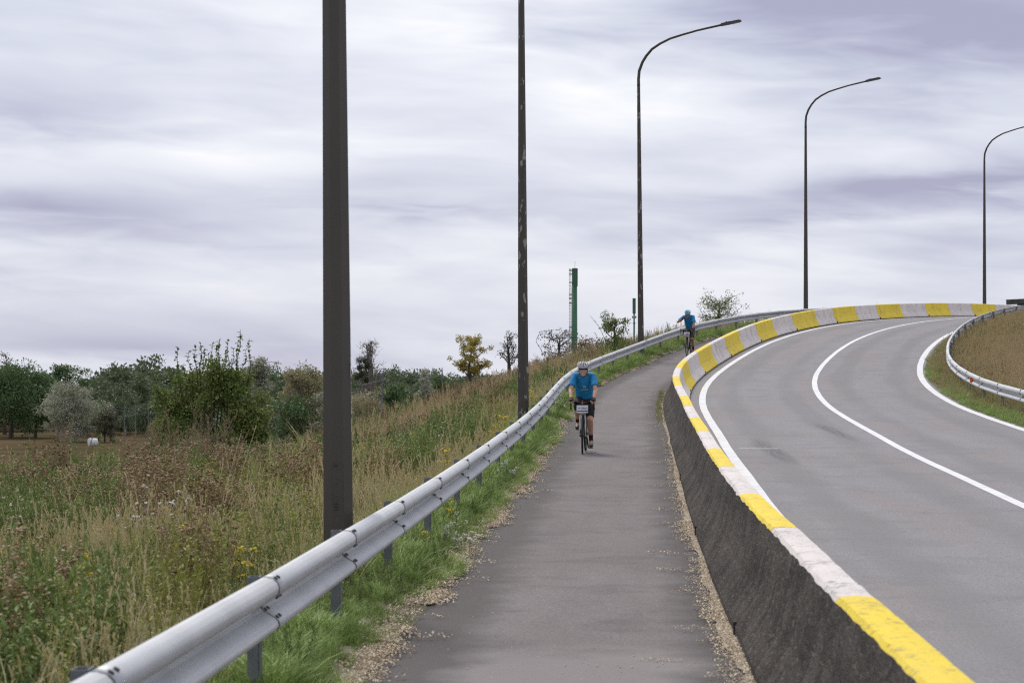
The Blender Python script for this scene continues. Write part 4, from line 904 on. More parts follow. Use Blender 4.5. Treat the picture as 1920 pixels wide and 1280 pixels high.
far_tree('dead_tree', 'dead-topped tree at the left edge above the oaks', 9, 659, 824, 460, 42, 'sparse', 104, shape='upright', nleaf=500, limbs=14, bare=True, leaf=.35, twigs=4, group=GRP)
far_tree('green_tree', 'dull green tree between the dead top and the dark oaks', 22, 686, 824, 440, 70, 'mid', 105, nleaf=6000, clump=.17, group=GRP)
far_tree('willow_tree', 'rounded silver-leaved willow in front of the dark oaks', 138, 727, 826, 400, 96, 'willow', 106, nleaf=11000, leaf=.30, clump=.17, limbs=16, trunk=.08, group=GRP)
far_tree('willow_tree', 'small silver willow leaning against the larger one, its left side', 108, 725, 824, 405, 46, 'willow', 107, nleaf=5000, leaf=.30, clump=.2, trunk=.1, group=GRP)
far_tree('bush', 'low dark bush at the right foot of the silver willow', 196, 772, 826, 395, 50, 'sparse', 108, nleaf=2500, leaf=.3, trunk=.05, group=GRP)
far_tree('pink_bush', 'low leafless pinkish bush below the silver willow', 128, 806, 832, 330, 70, 'buff', 109, nleaf=0, bare=True, leaf=.2, shape='vase', trunk=.03, limbs=18, bark='bark_pale')

# trees behind the weeds in the middle distance
GM = 'trees below the embankment'
far_tree('willow_tree', 'tall grey-green willow just right of the leafy shrub', 490, 668, 0, 255, 78, 'willow', 111, shape='upright', nleaf=9000, leaf=.24, clump=.14, limbs=18, trunk=.2, group=GM)
far_tree('willow_tree', 'broad buff willow with bare twig tips left of the nearest lamp post', 572, 697, 0, 240, 104, 'buff', 112, nleaf=10000, leaf=.22, clump=.15, limbs=18, trunk=.25, twigs=6, bark='bark_pale', group=GM)
far_tree('bare_tree', 'leafless tree standing behind the buff willow, only its twigs showing', 560, 690, 0, 262, 80, 'sparse', 113, shape='upright', nleaf=0, bare=True, limbs=20, trunk=.3, bark='bark_pale', group=GM)
far_tree('dark_bush', 'dark shadowy bush under the willows', 545, 752, 0, 236, 130, 'oak', 114, nleaf=6000, leaf=.25, trunk=.1, clump=.2, group=GM)
far_tree('willow_tree', 'grey-green willow half hidden by the nearest lamp post', 625, 712, 0, 235, 70, 'willow', 115, nleaf=5500, leaf=.23, clump=.16, trunk=.2, group=GM)
far_tree('poplar_tree', 'nearly bare poplar with dark mistletoe balls right of the nearest lamp post', 692, 634, 0, 215, 70, 'buff', 116, shape='upright', nleaf=500, leaf=.10, bare=True, limbs=34, trunk=.4, clump=.12, twigs=6, bark='bark_pale', group=GM)
pop = [o for o in bpy.data.objects if o.name.startswith('poplar_tree')][0]
for (u, v, r) in ((674, 676, .30), (685, 676, .22), (688, 687, .24), (675, 689, .24), (679, 702, .26), (687, 712, .2), (697, 744, .22), (670, 706, .3)):
    rgm = np.random.default_rng(int(u * 7 + v)); arr = []; leaf_cloud(arr, [(px(u, 214) - pop.location.x, -1.2, topz(v, 214) - FIELD)], [r * 1.1], 260, .13, rgm, 1., 2.5); m_ = leaf_mesh('mistletoe', arr); link('mistletoe', m_, T['mistle'], pop)
far_tree('scrub', 'grey scrubby trees under the mistletoe poplar', 690, 735, 0, 205, 100, 'buff', 117, nleaf=6500, leaf=.17, clump=.16, trunk=.2, limbs=16, bark='bark_pale', group=GM)
far_tree('dark_tree', 'dark green bushy tree behind the grey railway post', 737, 722, 0, 300, 64, 'oak', 118, nleaf=6000, leaf=.25, clump=.19, trunk=.2, group=GM)
far_tree('willow_tree', 'silvery young willow on the slope between the two railway posts', 798, 690, 0, 240, 46, 'willow', 119, shape='upright', nleaf=5000, leaf=.2, clump=.18, group=GM)
far_tree('green_tree', 'mid green tree behind the slope left of the yellow tree', 826, 706, 0, 260, 60, 'mid', 120, nleaf=5000, leaf=.25, clump=.18, group=GM)
y_ = 122
far_tree('yellow_tree', 'small tree with yellow autumn leaves on the crest of the slope', 883, 634, 735, y_, 66, 'gold', 121, shape='vase', nleaf=6500, leaf=.075, clump=.13, limbs=13, trunk=.22, twigs=5)
far_tree('sapling', 'thin dark-leaved sapling left of the flaking lamp post', 955, 622, 705, 118, 40, 'sparse', 122, shape='upright', nleaf=420, leaf=.09, bare=True, limbs=12, trunk=.2, clump=.2)
far_tree('hawthorn', 'sparse leafy bush behind the barrier, right of the farther cyclist', 1348, 557, 615, 128, 82, 'shrub', 123, shape='vase', nleaf=2200, leaf=.08, bare=False, limbs=14, trunk=.1, clump=.15, twigs=6)
far_tree('hawthorn', 'green spreading bush on the slope left of the farther cyclist', 1152, 592, 662, 104, 56, 'shrub', 124, shape='vase', nleaf=2600, leaf=.07, limbs=10, trunk=.05, clump=.17)
far_tree('hawthorn', 'leafy bush at the foot of the tall green mast', 1048, 620, 690, 118, 60, 'sparse', 125, shape='vase', nleaf=1300, leaf=.08, limbs=12, trunk=.1, clump=.16)
far_tree('hawthorn', 'low dark bush between the two green masts at the crest', 1108, 640, 672, 112, 70, 'rust', 126, nleaf=1800, leaf=.075, limbs=10, trunk=.05, clump=.2)

# long bare shoots arching out of the hawthorn on the slope
def shoots(root, specs, y, leafm, lsize, seed):
    R = random.Random(seed)
    for pts in specs:
        P = [np.array((px(u, y) - root.location.x, R.gauss(0, .05), topz(v, y) - root.location.z)) for u, v in pts]
        mb = MB(); mb.tube(P, list(np.linspace(.012, .004, len(P))), 4); sh = mb.build('shoot', M['bark'], root)
        lb = MB()
        for i in range(len(P) - 1):
            L_ = np.linalg.norm(P[i + 1] - P[i])
            for j in range(max(4, int(L_ / .032))):
                c = P[i] + (P[i + 1] - P[i]) * R.random(); leafq(lb, c, (R.uniform(-1, 1), R.uniform(-1, 1), R.uniform(-.4, 1)), lsize * .75, lsize * R.uniform(.8, 1.4), tint=R.choice((0., 0., .4)))
        lb.build('shoot_leaves', T[leafm], sh)['kind'] = 'stuff'
hs = [o for o in bpy.data.objects if o.name.startswith('hawthorn')]
shoots(hs[1], [[(1140, 650), (1125, 615), (1107, 592)], [(1148, 650), (1146, 610), (1148, 585)], [(1160, 650), (1168, 615), (1173, 595)], [(1135, 655), (1120, 632), (1114, 622)]], 104, 'shrub', .05, 3)
shoots(hs[2], [[(1035, 690), (1005, 640), (1012, 622), (1050, 618)], [(1055, 690), (1066, 640), (1068, 615)], [(1040, 690), (1030, 640), (1042, 622)]], 118, 'sparse', .06, 4)
shoots(hs[0], [[(1340, 610), (1318, 590), (1310, 575)], [(1350, 610), (1375, 590), (1392, 585)]], 128, 'shrub', .06, 5)

# the big leafy shrub with upright shoots
def big_shrub():
    y = 62; u0 = 392; zb_ = float(ground(*so(px(u0, y), y))); r = empty('leafy_shrub', (px(u0, y), y, zb_)); tag(r, 'large dense green shrub with tall upright shoots rising above the weeds at left', 'shrub')
    rg = np.random.default_rng(5); R = random.Random(5); Z = lambda v: topz(v, y) - zb_; Xp = lambda u: px(u, y) - r.location.x
    mb = MB()
    Cn = []; rad = []
    for k in range(74):
        u = R.uniform(296, 490); q = (u - 392) / 95; vtop = 688 + 42 * q * q + R.uniform(-4, 14); v = vtop + (860 - vtop) * R.random() ** 1.1
        c = np.array((Xp(u), R.uniform(-.9, .9) * (1 - q * q * .5), Z(v))); Cn.append(c); rad.append(R.uniform(.18, .36))
        mb.tube([(c[0] * .2, c[1] * .2, -.2), (c[0] * .6, c[1] * .6, c[2] * .5), c], [.03, .018, .006], 4)
    mb.build('trunk', M['bark'], r)
    arr = []; leaf_cloud(arr, Cn, rad, 25000, .075, rg, .9, 1.5, .2); link('crown', leaf_mesh('crown', arr), T['shrub'], r)
    specs = []
    for (u, v) in ((450, 617), (468, 634), (412, 636), (405, 645), (398, 644), (376, 642), (384, 652), (366, 653), (355, 656), (334, 650), (422, 656), (437, 652), (446, 640), (390, 662), (460, 655), (318, 690), (288, 694), (345, 680), (476, 690), (428, 640)):
        b = u - (u - 395) * .12 + R.uniform(-6, 6); specs.append([(b, 760), (b + (u - b) * .5 + R.uniform(-7, 7), (720 + v) / 2 + 10), (u + R.uniform(-3, 3), v + (720 - v) * .28), (u, v)])
    shoots(r, specs, y, 'shrub', .095, 9)
big_shrub()
# mugwort clump in front of it, tall dry stalks, bramble mound
A = []
for k in range(46):
    u = rng.normal(345, 62); y = rng.uniform(44, 58); A.append((u, y))
P = []; 
for u, y in A:
    s_, o_ = so(px(u, y), y); P.append((px(u, y), y, float(ground(s_, o_)) - .05))
scatter('mugwort', 'tall brown mugwort clump in front of the leafy shrub', 'weeds', 'mug', P, rng.uniform(.75, 1.15, len(P)), rng, .12)
A = [(rng.uniform(-40, 330), rng.uniform(40, 75)) for k in range(40)] + [(rng.uniform(300, 640), rng.uniform(50, 80)) for k in range(30)]
P = [(px(u, y), y, float(ground(*so(px(u, y), y))) - .05) for u, y in A]
scatter('mugwort', 'scattered mugwort plants among the weeds at the left', 'weeds', 'mug', P, rng.uniform(.6, .95, len(P)), rng, .15)
def dry_stalk(u0, v0, u1, v1, y):
    z0 = topz(v0, y); x0 = px(u0, y); r = MB(); P0 = np.array((x0, y, z0 - .3)); P1 = np.array((px(u1, y), y + .1, topz(v1, y))); R = random.Random(int(u0))
    r.tube([P0, P0 + (P1 - P0) * .5 + np.array((-.02, 0, .03)), P1], [.006, .005, .0035], 5)
    for j in range(14): leafq(r, P0 + (P1 - P0) * R.uniform(.82, 1), (P1 - P0) + np.array((R.gauss(0, .15), R.gauss(0, .15), 0)) * .8, .010, .06)
    o = r.build('dry_stalk', G['reed']); return o
GS = 'tall dry grass stalks in front of the leafy shrub'
for (a, b, c, d_, lab) in ((432, 935, 478, 801, 'tallest leaning pale dry grass stalk'), (415, 930, 450, 815, 'second tallest pale dry grass stalk, left of the tallest'), (420, 935, 452, 838, 'shorter pale stalk between the two tallest'), (408, 935, 417, 862, 'short upright pale stalk at the left of the bunch'), (413, 930, 411, 870, 'shortest pale stalk of the bunch, leaning left'), (462, 895, 480, 860, 'bent pale stalk right of the tall bunch')):
    tag(dry_stalk(a, b, c, d_, 33), lab, 'grass stalk', GS)

# wood and scrub filling the valley behind, and the far treeline
source('wood', [tree_meshes(200 + k, 9, 8, .12, 9, 900, .75, 'round', False, .2, 3)[1] for k in range(5)], leaf_mat('wood foliage', (.07, .11, .052), (.135, .17, .088), (.19, .21, .115)))
rw = np.random.default_rng(12)
def wood(name, label, specs):
    P = []; S_ = []
    for (u0, u1, y0, y1, n, h0, h1) in specs:
        u = rw.uniform(u0, u1, n); y = rw.uniform(y0, y1, n); P.append(np.stack([px(u, y), y, np.full(n, FIELD)], 1)); S_.append(rw.uniform(h0, h1, n) / 9)
    scatter(name, label, 'wood', 'wood', np.vstack(P), np.concatenate(S_), rw, .04)
wood('wood', 'distant wood and scrub filling the valley behind the slope', [(-80, 480, 480, 900, 300, 6, 9.3), (150, 330, 430, 470, 30, 3.5, 6), (300, 1000, 700, 1100, 300, 9, 11.5), (640, 960, 330, 600, 120, 4, 8), (215, 320, 600, 640, 30, 10, 13), (180, 330, 470, 560, 60, 3, 5.5), (-800, 0, 440, 620, 110, 8, 12), (1000, 2300, 500, 900, 200, 8, 11), (440, 680, 270, 330, 70, 4, 7)])
source('rust', [tree_meshes(220 + k, 5, 5, .12, 8, 500, .5, 'round', False, .2, 3)[1] for k in range(2)], T['rust'])
P = [(px(u, y), y, FIELD) for u, y in ((246, 520), (252, 524), (280, 510), (290, 515), (300, 505))]
scatter('autumn_scrub', 'rust-coloured scrub near the distant railway posts', 'scrub', 'rust', P, np.array([1.15, .95, 1.05, .9, 1.0]), rw)

# railway posts with catenary wires, and the white bale
M['post_grey'] = plain('grey railway post', (.16, .17, .19), .6, .2)
def rail_post(u, vt, y, label, wpx=4, arm=1):
    zt = topz(vt, y); r = empty('railway_post', (px(u, y), y, FIELD)); tag(r, label, 'railway post', 'overhead line posts along the railway'); H = zt - FIELD; w = wpx * y / F / 2
    b = MB(); b.tube([(0, 0, 0), (0, 0, H)], [w, w * .9], 4, phase=.785); b.build('post', M['post_grey'], r)
    b = MB(); b.tube([(0, 0, H - .4), (arm * 1.6, 0, H - .8)], .03, 4); b.tube([(0, 0, H - 1.8), (arm * 1.6, 0, H - 1.5)], .03, 4); b.tube([(arm * 1.6, 0, H - .8), (arm * 1.6, 0, H - 1.5)], .025, 4); b.build('bracket_arm', M['post_grey'], r)
    return r
rail_post(717, 703, 200, 'grey railway post standing among dark trees right of the mistletoe poplar', 3.4, -1)
rail_post(829, 693, 190, 'grey railway post whose top stands against the sky left of the yellow tree', 3.6, -1)
rail_post(664, 732, 260, 'thin railway post just right of the nearest lamp post', 2, 1)
for u, v, y, l in ((233, 758, 380, 'pale distant railway post left of the leafy shrub, brightest of the row'), (254, 756, 390, 'pale distant railway post, second from the shrub'), (278, 755, 400, 'pale distant railway post closest to the leafy shrub'), (214, 762, 420, 'pale distant railway post nearest the silver willow')): rail_post(u, v, y, l, 2.2, 1)
M['wire'] = plain('overhead wire', (.14, .14, .15), .5)
for (a, b, dz, lab) in (((620, 735, 280), (829, 697, 190), 0, 'upper overhead railway wire running to the post by the yellow tree'), ((620, 757, 280), (829, 716, 190), 0, 'lower overhead railway wire below the upper one')):
    p0 = np.array((px(a[0], a[2]), a[2], topz(a[1], a[2]))); p1 = np.array((px(b[0], b[2]), b[2], topz(b[1], b[2])))
    w = MB(); w.tube([p0 + (p1 - p0) * t + np.array((0, 0, -1.2 * t * (1 - t))) for t in np.linspace(0, 1, 9)], .003, 4); o = w.build('overhead_wire', M['wire']); tag(o, lab, 'wire')
M['bale'] = plain('white plastic wrap', (.74, .75, .78), .4, vscale=6, col2=(.62, .63, .66))
yb = 360; b = MB(); b.tube([(-.62, 0, 0), (-.6, 0, 0), (.6, 0, 0), (.62, 0, 0)], [.56, .6, .6, .56], 18)
o = b.build('hay_bale', M['bale'], None, True); o.location = (px(174, yb), yb, topz(829, yb)); o.rotation_euler = (0, 0, .5); tag(o, 'round white-wrapped bale lying in the dry field', 'bale')
# ------------------------------------------------------------------ cyclists
def skin_mat(name, a, b):
    m = plain(name, a, .5, vscale=14, col2=b); bs = m.node_tree.nodes['Principled BSDF']; bs.inputs['Subsurface Weight'].default_value = .08; bs.inputs['Subsurface Radius'].default_value = (.02, .008, .004); return m
M['skin'] = skin_mat('fair skin', (.56, .32, .23), (.47, .25, .17)); M['skin2'] = skin_mat('tanned skin', (.40, .20, .125), (.32, .15, .09))
M['tee'] = plain('blue shirt', (.012, .26, .55), .75, vscale=7, col2=(.009, .19, .42), bump=1., bscale=11); M['tee2'] = plain('bright blue shirt', (.012, .27, .58), .75, vscale=7, col2=(.009, .20, .44), bump=1., bscale=11)
M['shorts'] = plain('black shorts', (.012, .012, .013), .85); M['shorts2'] = plain('grey-brown shorts', (.095, .078, .078), .85, vscale=9, col2=(.05, .043, .043))
M['sock'] = plain('black sock', (.014, .014, .015), .9); M['shoe'] = plain('grey shoe', (.055, .055, .058), .6); M['sole'] = plain('shoe sole', (.02, .02, .02), .7)
M['glove'] = plain('black glove', (.018, .016, .017), .8); M['tyre'] = plain('tyre rubber', (.018, .018, .019), .8); M['rim'] = plain('dark rim', (.03, .03, .032), .4, .3)
M['spoke'] = plain('steel spoke', (.28, .28, .29), .35, .8); M['frame'] = plain('dark bicycle frame', (.02, .022, .026), .35); M['fork'] = plain('pale fork', (.55, .53, .50), .35)
M['blackpart'] = plain('black component', (.012, .012, .012), .5); M['bag'] = plain('black bag fabric', (.016, .016, .018), .8); M['board'] = plain('white number board', (.75, .76, .80), .5)
M['ink'] = plain('dark blue ink', (.03, .035, .09), .6); M['printw'] = plain('white shirt print', (.62, .72, .80), .7); M['helmet'] = plain('grey helmet', (.52, .53, .58), .35); M['helmet2'] = plain('cyan helmet', (.22, .62, .75), .35)
M['padding'] = plain('dark helmet padding', (.015, .015, .018), .7); M['tooth'] = plain('teeth', (.7, .68, .62), .4); M['lip'] = plain('lips', (.30, .09, .07), .5); M['eye'] = plain('eye', (.03, .022, .018), .3); M['hair'] = plain('brown hair', (.06, .04, .028), .8)
M['band'] = plain('yellow wristband', (.75, .6, .05), .6); M['lightm'] = plain('small lamp body', (.65, .5, .38), .4); M['red'] = plain('red reflector', (.5, .02, .015), .4)
def remesh(mb, name, mat, parent, voxel, smooth=2):
    me = mb.mesh(name); tmp = bpy.data.objects.new(name, me); C.objects.link(tmp)
    r = tmp.modifiers.new('r', 'REMESH'); r.mode = 'VOXEL'; r.voxel_size = voxel
    if smooth: q = tmp.modifiers.new('s', 'SMOOTH'); q.factor = .5; q.iterations = smooth
    dg = bpy.context.evaluated_depsgraph_get(); me2 = bpy.data.meshes.new_from_object(tmp.evaluated_get(dg)); bpy.data.objects.remove(tmp); bpy.data.meshes.remove(me)
    me2.name = name; me2.polygons.foreach_set('use_smooth', [True] * len(me2.polygons)); me2.materials.clear()
    return link(name, me2, mat, parent)
def text_mesh(body, size, depth=.0006):
    cu = bpy.data.curves.new('text', 'FONT'); cu.body = body; cu.size = size; cu.extrude = depth; cu.align_x = 'CENTER'; cu.align_y = 'CENTER'
    o = bpy.data.objects.new('text', cu); C.objects.link(o); dg = bpy.context.evaluated_depsgraph_get(); me = bpy.data.meshes.new_from_object(o.evaluated_get(dg)); bpy.data.objects.remove(o); return me
HIP = {s: np.array((-.17, s * .09, 1.0)) for s in (-1, 1)}; SH = {s: np.array((.155, s * .176, 1.45)) for s in (-1, 1)}
PED = {-1: np.array((0.01, -.13, .455)), 1: np.array((-.01, .13, .105))}
KNEE = {-1: np.array((.215, -.115, .85)), 1: np.array((.10, .115, .62))}; ANK = {-1: np.array((-.055, -.125, .555)), 1: np.array((-.07, .125, .205))}
def bicycle(root):
    def wheel(x, turn=0):
        w = empty('wheel'); w.parent = root; w.location = (x, 0, .34); w.rotation_euler = (0, 0, turn)
        b = MB(); n = 40; vs = []
        for i in range(n):
            a = 2 * math.pi * i / n
            for k in range(8): q = 2 * math.pi * k / 8; rr = .324 + .017 * math.cos(q); vs.append((rr * math.cos(a), .017 * math.sin(q), rr * math.sin(a)))
        b.add(vs, [(i * 8 + k, i * 8 + (k + 1) % 8, ((i + 1) % n) * 8 + (k + 1) % 8, ((i + 1) % n) * 8 + k) for i in range(n) for k in range(8)]); b.build('tyre', M['tyre'], w, True)
        b = MB(); vs = []
        for i in range(n):
            a = 2 * math.pi * i / n
            for rr, yy in ((.310, -.012), (.310, .012), (.286, .006), (.286, -.006)): vs.append((rr * math.cos(a), yy, rr * math.sin(a)))
        b.add(vs, [(i * 4 + k, i * 4 + (k + 1) % 4, ((i + 1) % n) * 4 + (k + 1) % 4, ((i + 1) % n) * 4 + k) for i in range(n) for k in range(4)]); b.build('rim', M['rim'], w)
        b = MB()
        for i in range(24): a = 2 * math.pi * i / 24; s_ = .03 if i % 2 else -.03; a2 = a + (.5 if i % 4 < 2 else -.5); b.tube([(.02 * math.cos(a2), s_, .02 * math.sin(a2)), (.29 * math.cos(a), 0, .29 * math.sin(a))], .0013, 3)
        b.build('spokes', M['spoke'], w)['kind'] = 'stuff'
        b = MB(); b.tube([(0, -.05, 0), (0, .05, 0)], .018, 10); b.build('hub', M['blackpart'], w, True)
    wheel(-.42); wheel(.60, .05)
    b = MB(); BB = (0, 0, .275)
    b.tube([BB, (-.155, 0, .80)], .016, 10); b.tube([(-.15, 0, .785), (.445, 0, .875)], .016, 10); b.tube([BB, (.47, 0, .79)], .021, 10); b.tube([(.435, 0, .935), (.485, 0, .75)], .021, 10); b.tube([(0, -.035, .275), (0, .035, .275)], .024, 10)
    for s in (-1, 1): b.tube([(-.03, s * .03, .275), (-.42, s * .062, .34)], .010, 8); b.tube([(-.145, s * .02, .77), (-.42, s * .062, .34)], .008, 8)
    b.build('frame', M['frame'], root, True)
    b = MB()
    for s in (-1, 1): b.tube([(.485, s * .025, .755), (.505, s * .05, .70), (.56, s * .055, .48), (.60, s * .055, .34)], [.016, .015, .012, .009], 8)
    b.box((.487, 0, .752), (.04, .10, .035)); b.build('fork', M['fork'], root, True)
    b = MB(); b.tube([(-.15, 0, .78), (-.185, 0, .95)], .0135, 10); b.build('seat_post', M['blackpart'], root, True)
    b = MB(); vs = []; secs = [(-.32, .065, .955, .985), (-.24, .072, .945, .98), (-.14, .04, .945, .972), (-.05, .018, .945, .97)]
    for x, w, z0, z1 in secs: vs += [(x, -w, z0), (x, w, z0), (x, w * .8, z1), (x, -w * .8, z1)]
    b.add(vs, [(4 * i + j, 4 * i + 4 + j, 4 * i + 4 + (j + 1) % 4, 4 * i + (j + 1) % 4) for i in range(3) for j in range(4)] + [(0, 1, 2, 3), (15, 14, 13, 12)]); b.build('saddle', M['blackpart'], root)
    b = MB(); b.tube([(.435, 0, .945), (.52, 0, .965)], .016, 8); b.build('stem', M['blackpart'], root)
    b = MB(); hb = [(.52, 0, .965)]
    for s in (-1, 1): b.tube([(.52, 0, .965), (.52, s * .14, .967), (.535, s * .19, .967), (.575, s * .208, .965), (.605, s * .212, .945), (.610, s * .215, .905), (.585, s * .218, .865), (.54, s * .22, .845), (.46, s * .222, .838)], .0145, 8)
    bar = b.build('handlebar', M['blackpart'], root, True)
    for s in (-1, 1):
        b = MB(); b.tube([(.57, s * .208, .968), (.615, s * .211, .985), (.65, s * .212, 1.0), (.668, s * .212, 1.035)], [.017, .02, .018, .012], 8); b.tube([(.655, s * .212, 1.0), (.672, s * .213, .95), (.655, s * .216, .885)], [.009, .008, .006], 6); b.build('brake_lever', M['blackpart'], bar, True)
    b = MB(); b.tube([(0, -.045, .275), (0, -.042, .275)], .088, 28); b.build('chainring', M['blackpart'], root)
    for s in (-1, 1):
        p = PED[s]; b = MB(); b.tube([(0, s * .055, .275), (p[0], s * .075, p[2] - .02)], [.014, .011], 8); b.tube([(p[0], s * .07, p[2] - .02), (p[0], s * .16, p[2] - .02)], .009, 6); c = b.build('crank', M['blackpart'], root)
        b = MB(); b.box((p[0], s * .128, p[2] - .02), (.085, .07, .018)); b.build('pedal', M['blackpart'], c)
    b = MB(); b.tube([(-.43, 0, .69), (-.40, 0, .66)], .02, 8); b.build('brake_caliper', M['blackpart'], root)
    return bar
def rider(root_loc, bike_label, person_label, rot, pitch, scale, v):
    bk = empty('bicycle', root_loc); bk.rotation_euler = Matrix.Rotation(rot, 3, 'Z').to_4x4().to_euler(); mtx = Matrix.Rotation(rot, 4, 'Z') @ Matrix.Rotation(pitch, 4, 'Y'); bk.rotation_euler = mtx.to_euler(); bk.scale = (scale,) * 3
    tag(bk, bike_label, 'bicycle', 'bicycles ridden down the path'); bar = bicycle(bk)
    # bar bag and number board
    b = MB(); b.tube([(.50, -.16, .885), (.50, -.15, .885), (.50, .15, .885), (.50, .16, .885)], [.045, .07, .07, .045], 14); bag = b.build('handlebar_bag', M['bag'], bk, True)
    b = MB()
    for s in (-1, 1): b.tube([(.55, s * .02, .945), (.56, s * .11, .975), (.535, s * .16, .985)], .016, 6)
    b.build('bag_strap', M['bag'], bag)
    b = MB(); R = np.array(Matrix.Rotation(-.22, 3, 'Y')); cx = np.array((.592, .0, .845)); b.box(cx, (.004, .215, .145), R); brd = b.build('number_board', M['board'], bk)
    def on_board(me, name, dy, dz, mat):
        o = link(name, me, mat, brd); m4 = Matrix.Translation(Vector(cx) + Vector(R @ np.array((.0035, dy, dz)))) @ Matrix(R).to_4x4() @ Matrix.Rotation(math.pi / 2, 4, 'Z') @ Matrix.Rotation(math.pi / 2, 4, 'X'); o.matrix_local = m4
    if v['num']:
        on_board(text_mesh(v['num'], .068), 'number', .035, .012, M['ink']); on_board(text_mesh('3B', .05), 'emblem', -.068, .016, M['ink'])
    else:
        em = MB(); em.box((0, 0, 0), (.11, .03, .001)); on_board(em.mesh('print'), 'print', .02, .012, M['ink'])
    st_ = MB(); st_.box((0, 0, 0), (.205, .022, .001)); on_board(st_.mesh('stripe'), 'stripe', 0, -.040, M['ink'])
    for z_, m_ in ((.985, 'red'), (.955, 'lightm'), (.925, 'red')): b = MB(); b.ball((.575, 0, z_), (.012, .015, .013), 8, 6); b.build('front_light', M[m_], bk, True)
    # ---- the person
    sk = M[v['skin']]; b = MB()
    hd_c = np.array((.285, 0, 1.585)); hp = v['nod']; Rh = np.array(Matrix.Rotation(hp, 3, 'Y')); piv = np.array((.20, 0, 1.50))
    def H_(p): return piv + Rh @ (np.array(p) - piv)
    spine = [(-.17, 0, .99), (-.13, 0, 1.08), (-.03, 0, 1.21), (.06, 0, 1.33), (.125, 0, 1.42)]
    b.tube(spine, [(.14, .10), (.13, .09), (.14, .095), (.15, .10), (.10, .07)], 16, ref=(0, 0, 1))
    b.tube([(.13, 0, 1.44), (.19, 0, 1.49), tuple(H_((.235, 0, 1.54)))], [.07, .055, .052], 12)
    b.ball(H_(hd_c), (.098, .074, .118), 20, 14, R=Rh); b.ball(H_((.34, 0, 1.515)), (.045, .046, .05), 14, 10, R=Rh); b.ball(H_((.372, 0, 1.488)), (.020, .026, .018), 10, 8)
    b.ball(H_((.386, 0, 1.567)), (.020, .013, .018), 10, 8, R=Rh); b.ball(H_((.376, 0, 1.592)), (.012, .011, .028), 10, 8, R=Rh)
    for s in (-1, 1): b.ball(H_((.28, s * .076, 1.575)), (.022, .010, .032), 10, 8, R=Rh); b.ball(H_((.352, s * .034, 1.548)), (.022, .022, .02), 10, 8)
    hands = {}
    for s in (-1, 1):
        hipp, kn, an = HIP[s], KNEE[s], ANK[s]
        b.tube([hipp, hipp + (kn - hipp) * .5 + (0, 0, .012), kn], [.088, .075, .056], 14); b.ball(kn, .056, 14, 10)
        b.tube([kn, kn + (an - kn) * .3 + (-.02, 0, 0), kn + (an - kn) * .65 + (-.008, 0, 0), an], [.053, .056, .042, .034], 14); b.ball(an, .037, 10, 8)
        toe = PED[s] + np.array((.09, 0, .03)); b.tube([an, (an + toe) / 2 + (0, 0, .005), toe], [.036, .035, .025], 10)
        if s == -1 and v['raised']: el, wr = np.array((.30, -.375, 1.27)), np.array((.40, -.16, 1.41)); hand = np.array((.42, -.045, 1.46))
        else: el, wr = np.array((.345, s * .235, 1.20)), np.array((.565, s * .214, 1.035)); hand = np.array((.635, s * .212, 1.0))
        sh = SH[s]; b.ball(sh, .06, 12, 8); b.tube([sh, (sh + el) / 2, el], [.055, .050, .040], 12); b.ball(el, .041, 10, 8); b.tube([el, el + (wr - el) * .35, wr], [.042, .043, .027], 12)
        d = unit(hand - wr); side = unit(np.cross(d, (0, 0, 1))); up = np.cross(side, d)
        pm = wr + d * .055; Rp = np.stack([d, side, up], 1); b.ball(wr + d * .045, (.058, .042, .020), 12, 8, R=Rp)
        inward = side * (-1 if (side @ np.array((0, s, 0))) > 0 else 1)
        for k, (ln, of) in enumerate(((.070, .030), (.078, .010), (.072, -.010), (.058, -.029))):
            base = wr + d * .085 + side * of
            p1 = base + d * ln * .35 - up * ln * .12; p2 = p1 + d * ln * .12 - up * ln * .38; p3 = p2 - d * ln * .16 - up * ln * .26
            b.tube([base - d * .02, p1, p2, p3], [.0098, .0092, .0085, .0072], 8); b.ball(p3, .0074, 8, 6)
        tb = wr + d * .03 + inward * .036; b.tube([tb, tb + d * .03 + inward * .018 - up * .012, tb + d * .052 + inward * .012 - up * .032], [.0125, .0105, .0085], 8)
        hands[s] = (wr, d, Rp, side, up, inward)
    body = remesh(b, 'person', sk, None, .0062, 2)
    body.location = root_loc; body.rotation_euler = bk.rotation_euler; body.scale = bk.scale; tag(body, person_label, 'person', 'cyclists riding down the path')
    # face
    for s in (-1, 1): q = MB(); q.ball(H_((.366, s * .030, 1.600)), (.010, .013, .007), 8, 6); q.build('eye', M['eye'], body, True)
    for s in (-1, 1): q = MB(); q.tube([H_((.372, s * .016, 1.618)), H_((.368, s * .035, 1.621)), H_((.355, s * .05, 1.614))], .0045, 5); q.build('eyebrow', M['hair'], body)
    q = MB(); q.tube([H_((.372, -.026, 1.529)), H_((.386, -.012, 1.520)), H_((.389, 0, 1.518)), H_((.386, .012, 1.520)), H_((.372, .026, 1.529))], .006, 6); q.build('lips', M['lip'], body, True)
    if not v['raised']: q = MB(); q.tube([H_((.378, -.019, 1.527)), H_((.392, 0, 1.521)), H_((.378, .019, 1.527))], .0042, 6); q.build('teeth', M['tooth'], body, True)
    q = MB(); q.ball(H_((.262, 0, 1.60)), (.10, .079, .095), 16, 10, R=Rh); remesh(q, 'hair', M['hair'], body, .01, 1)
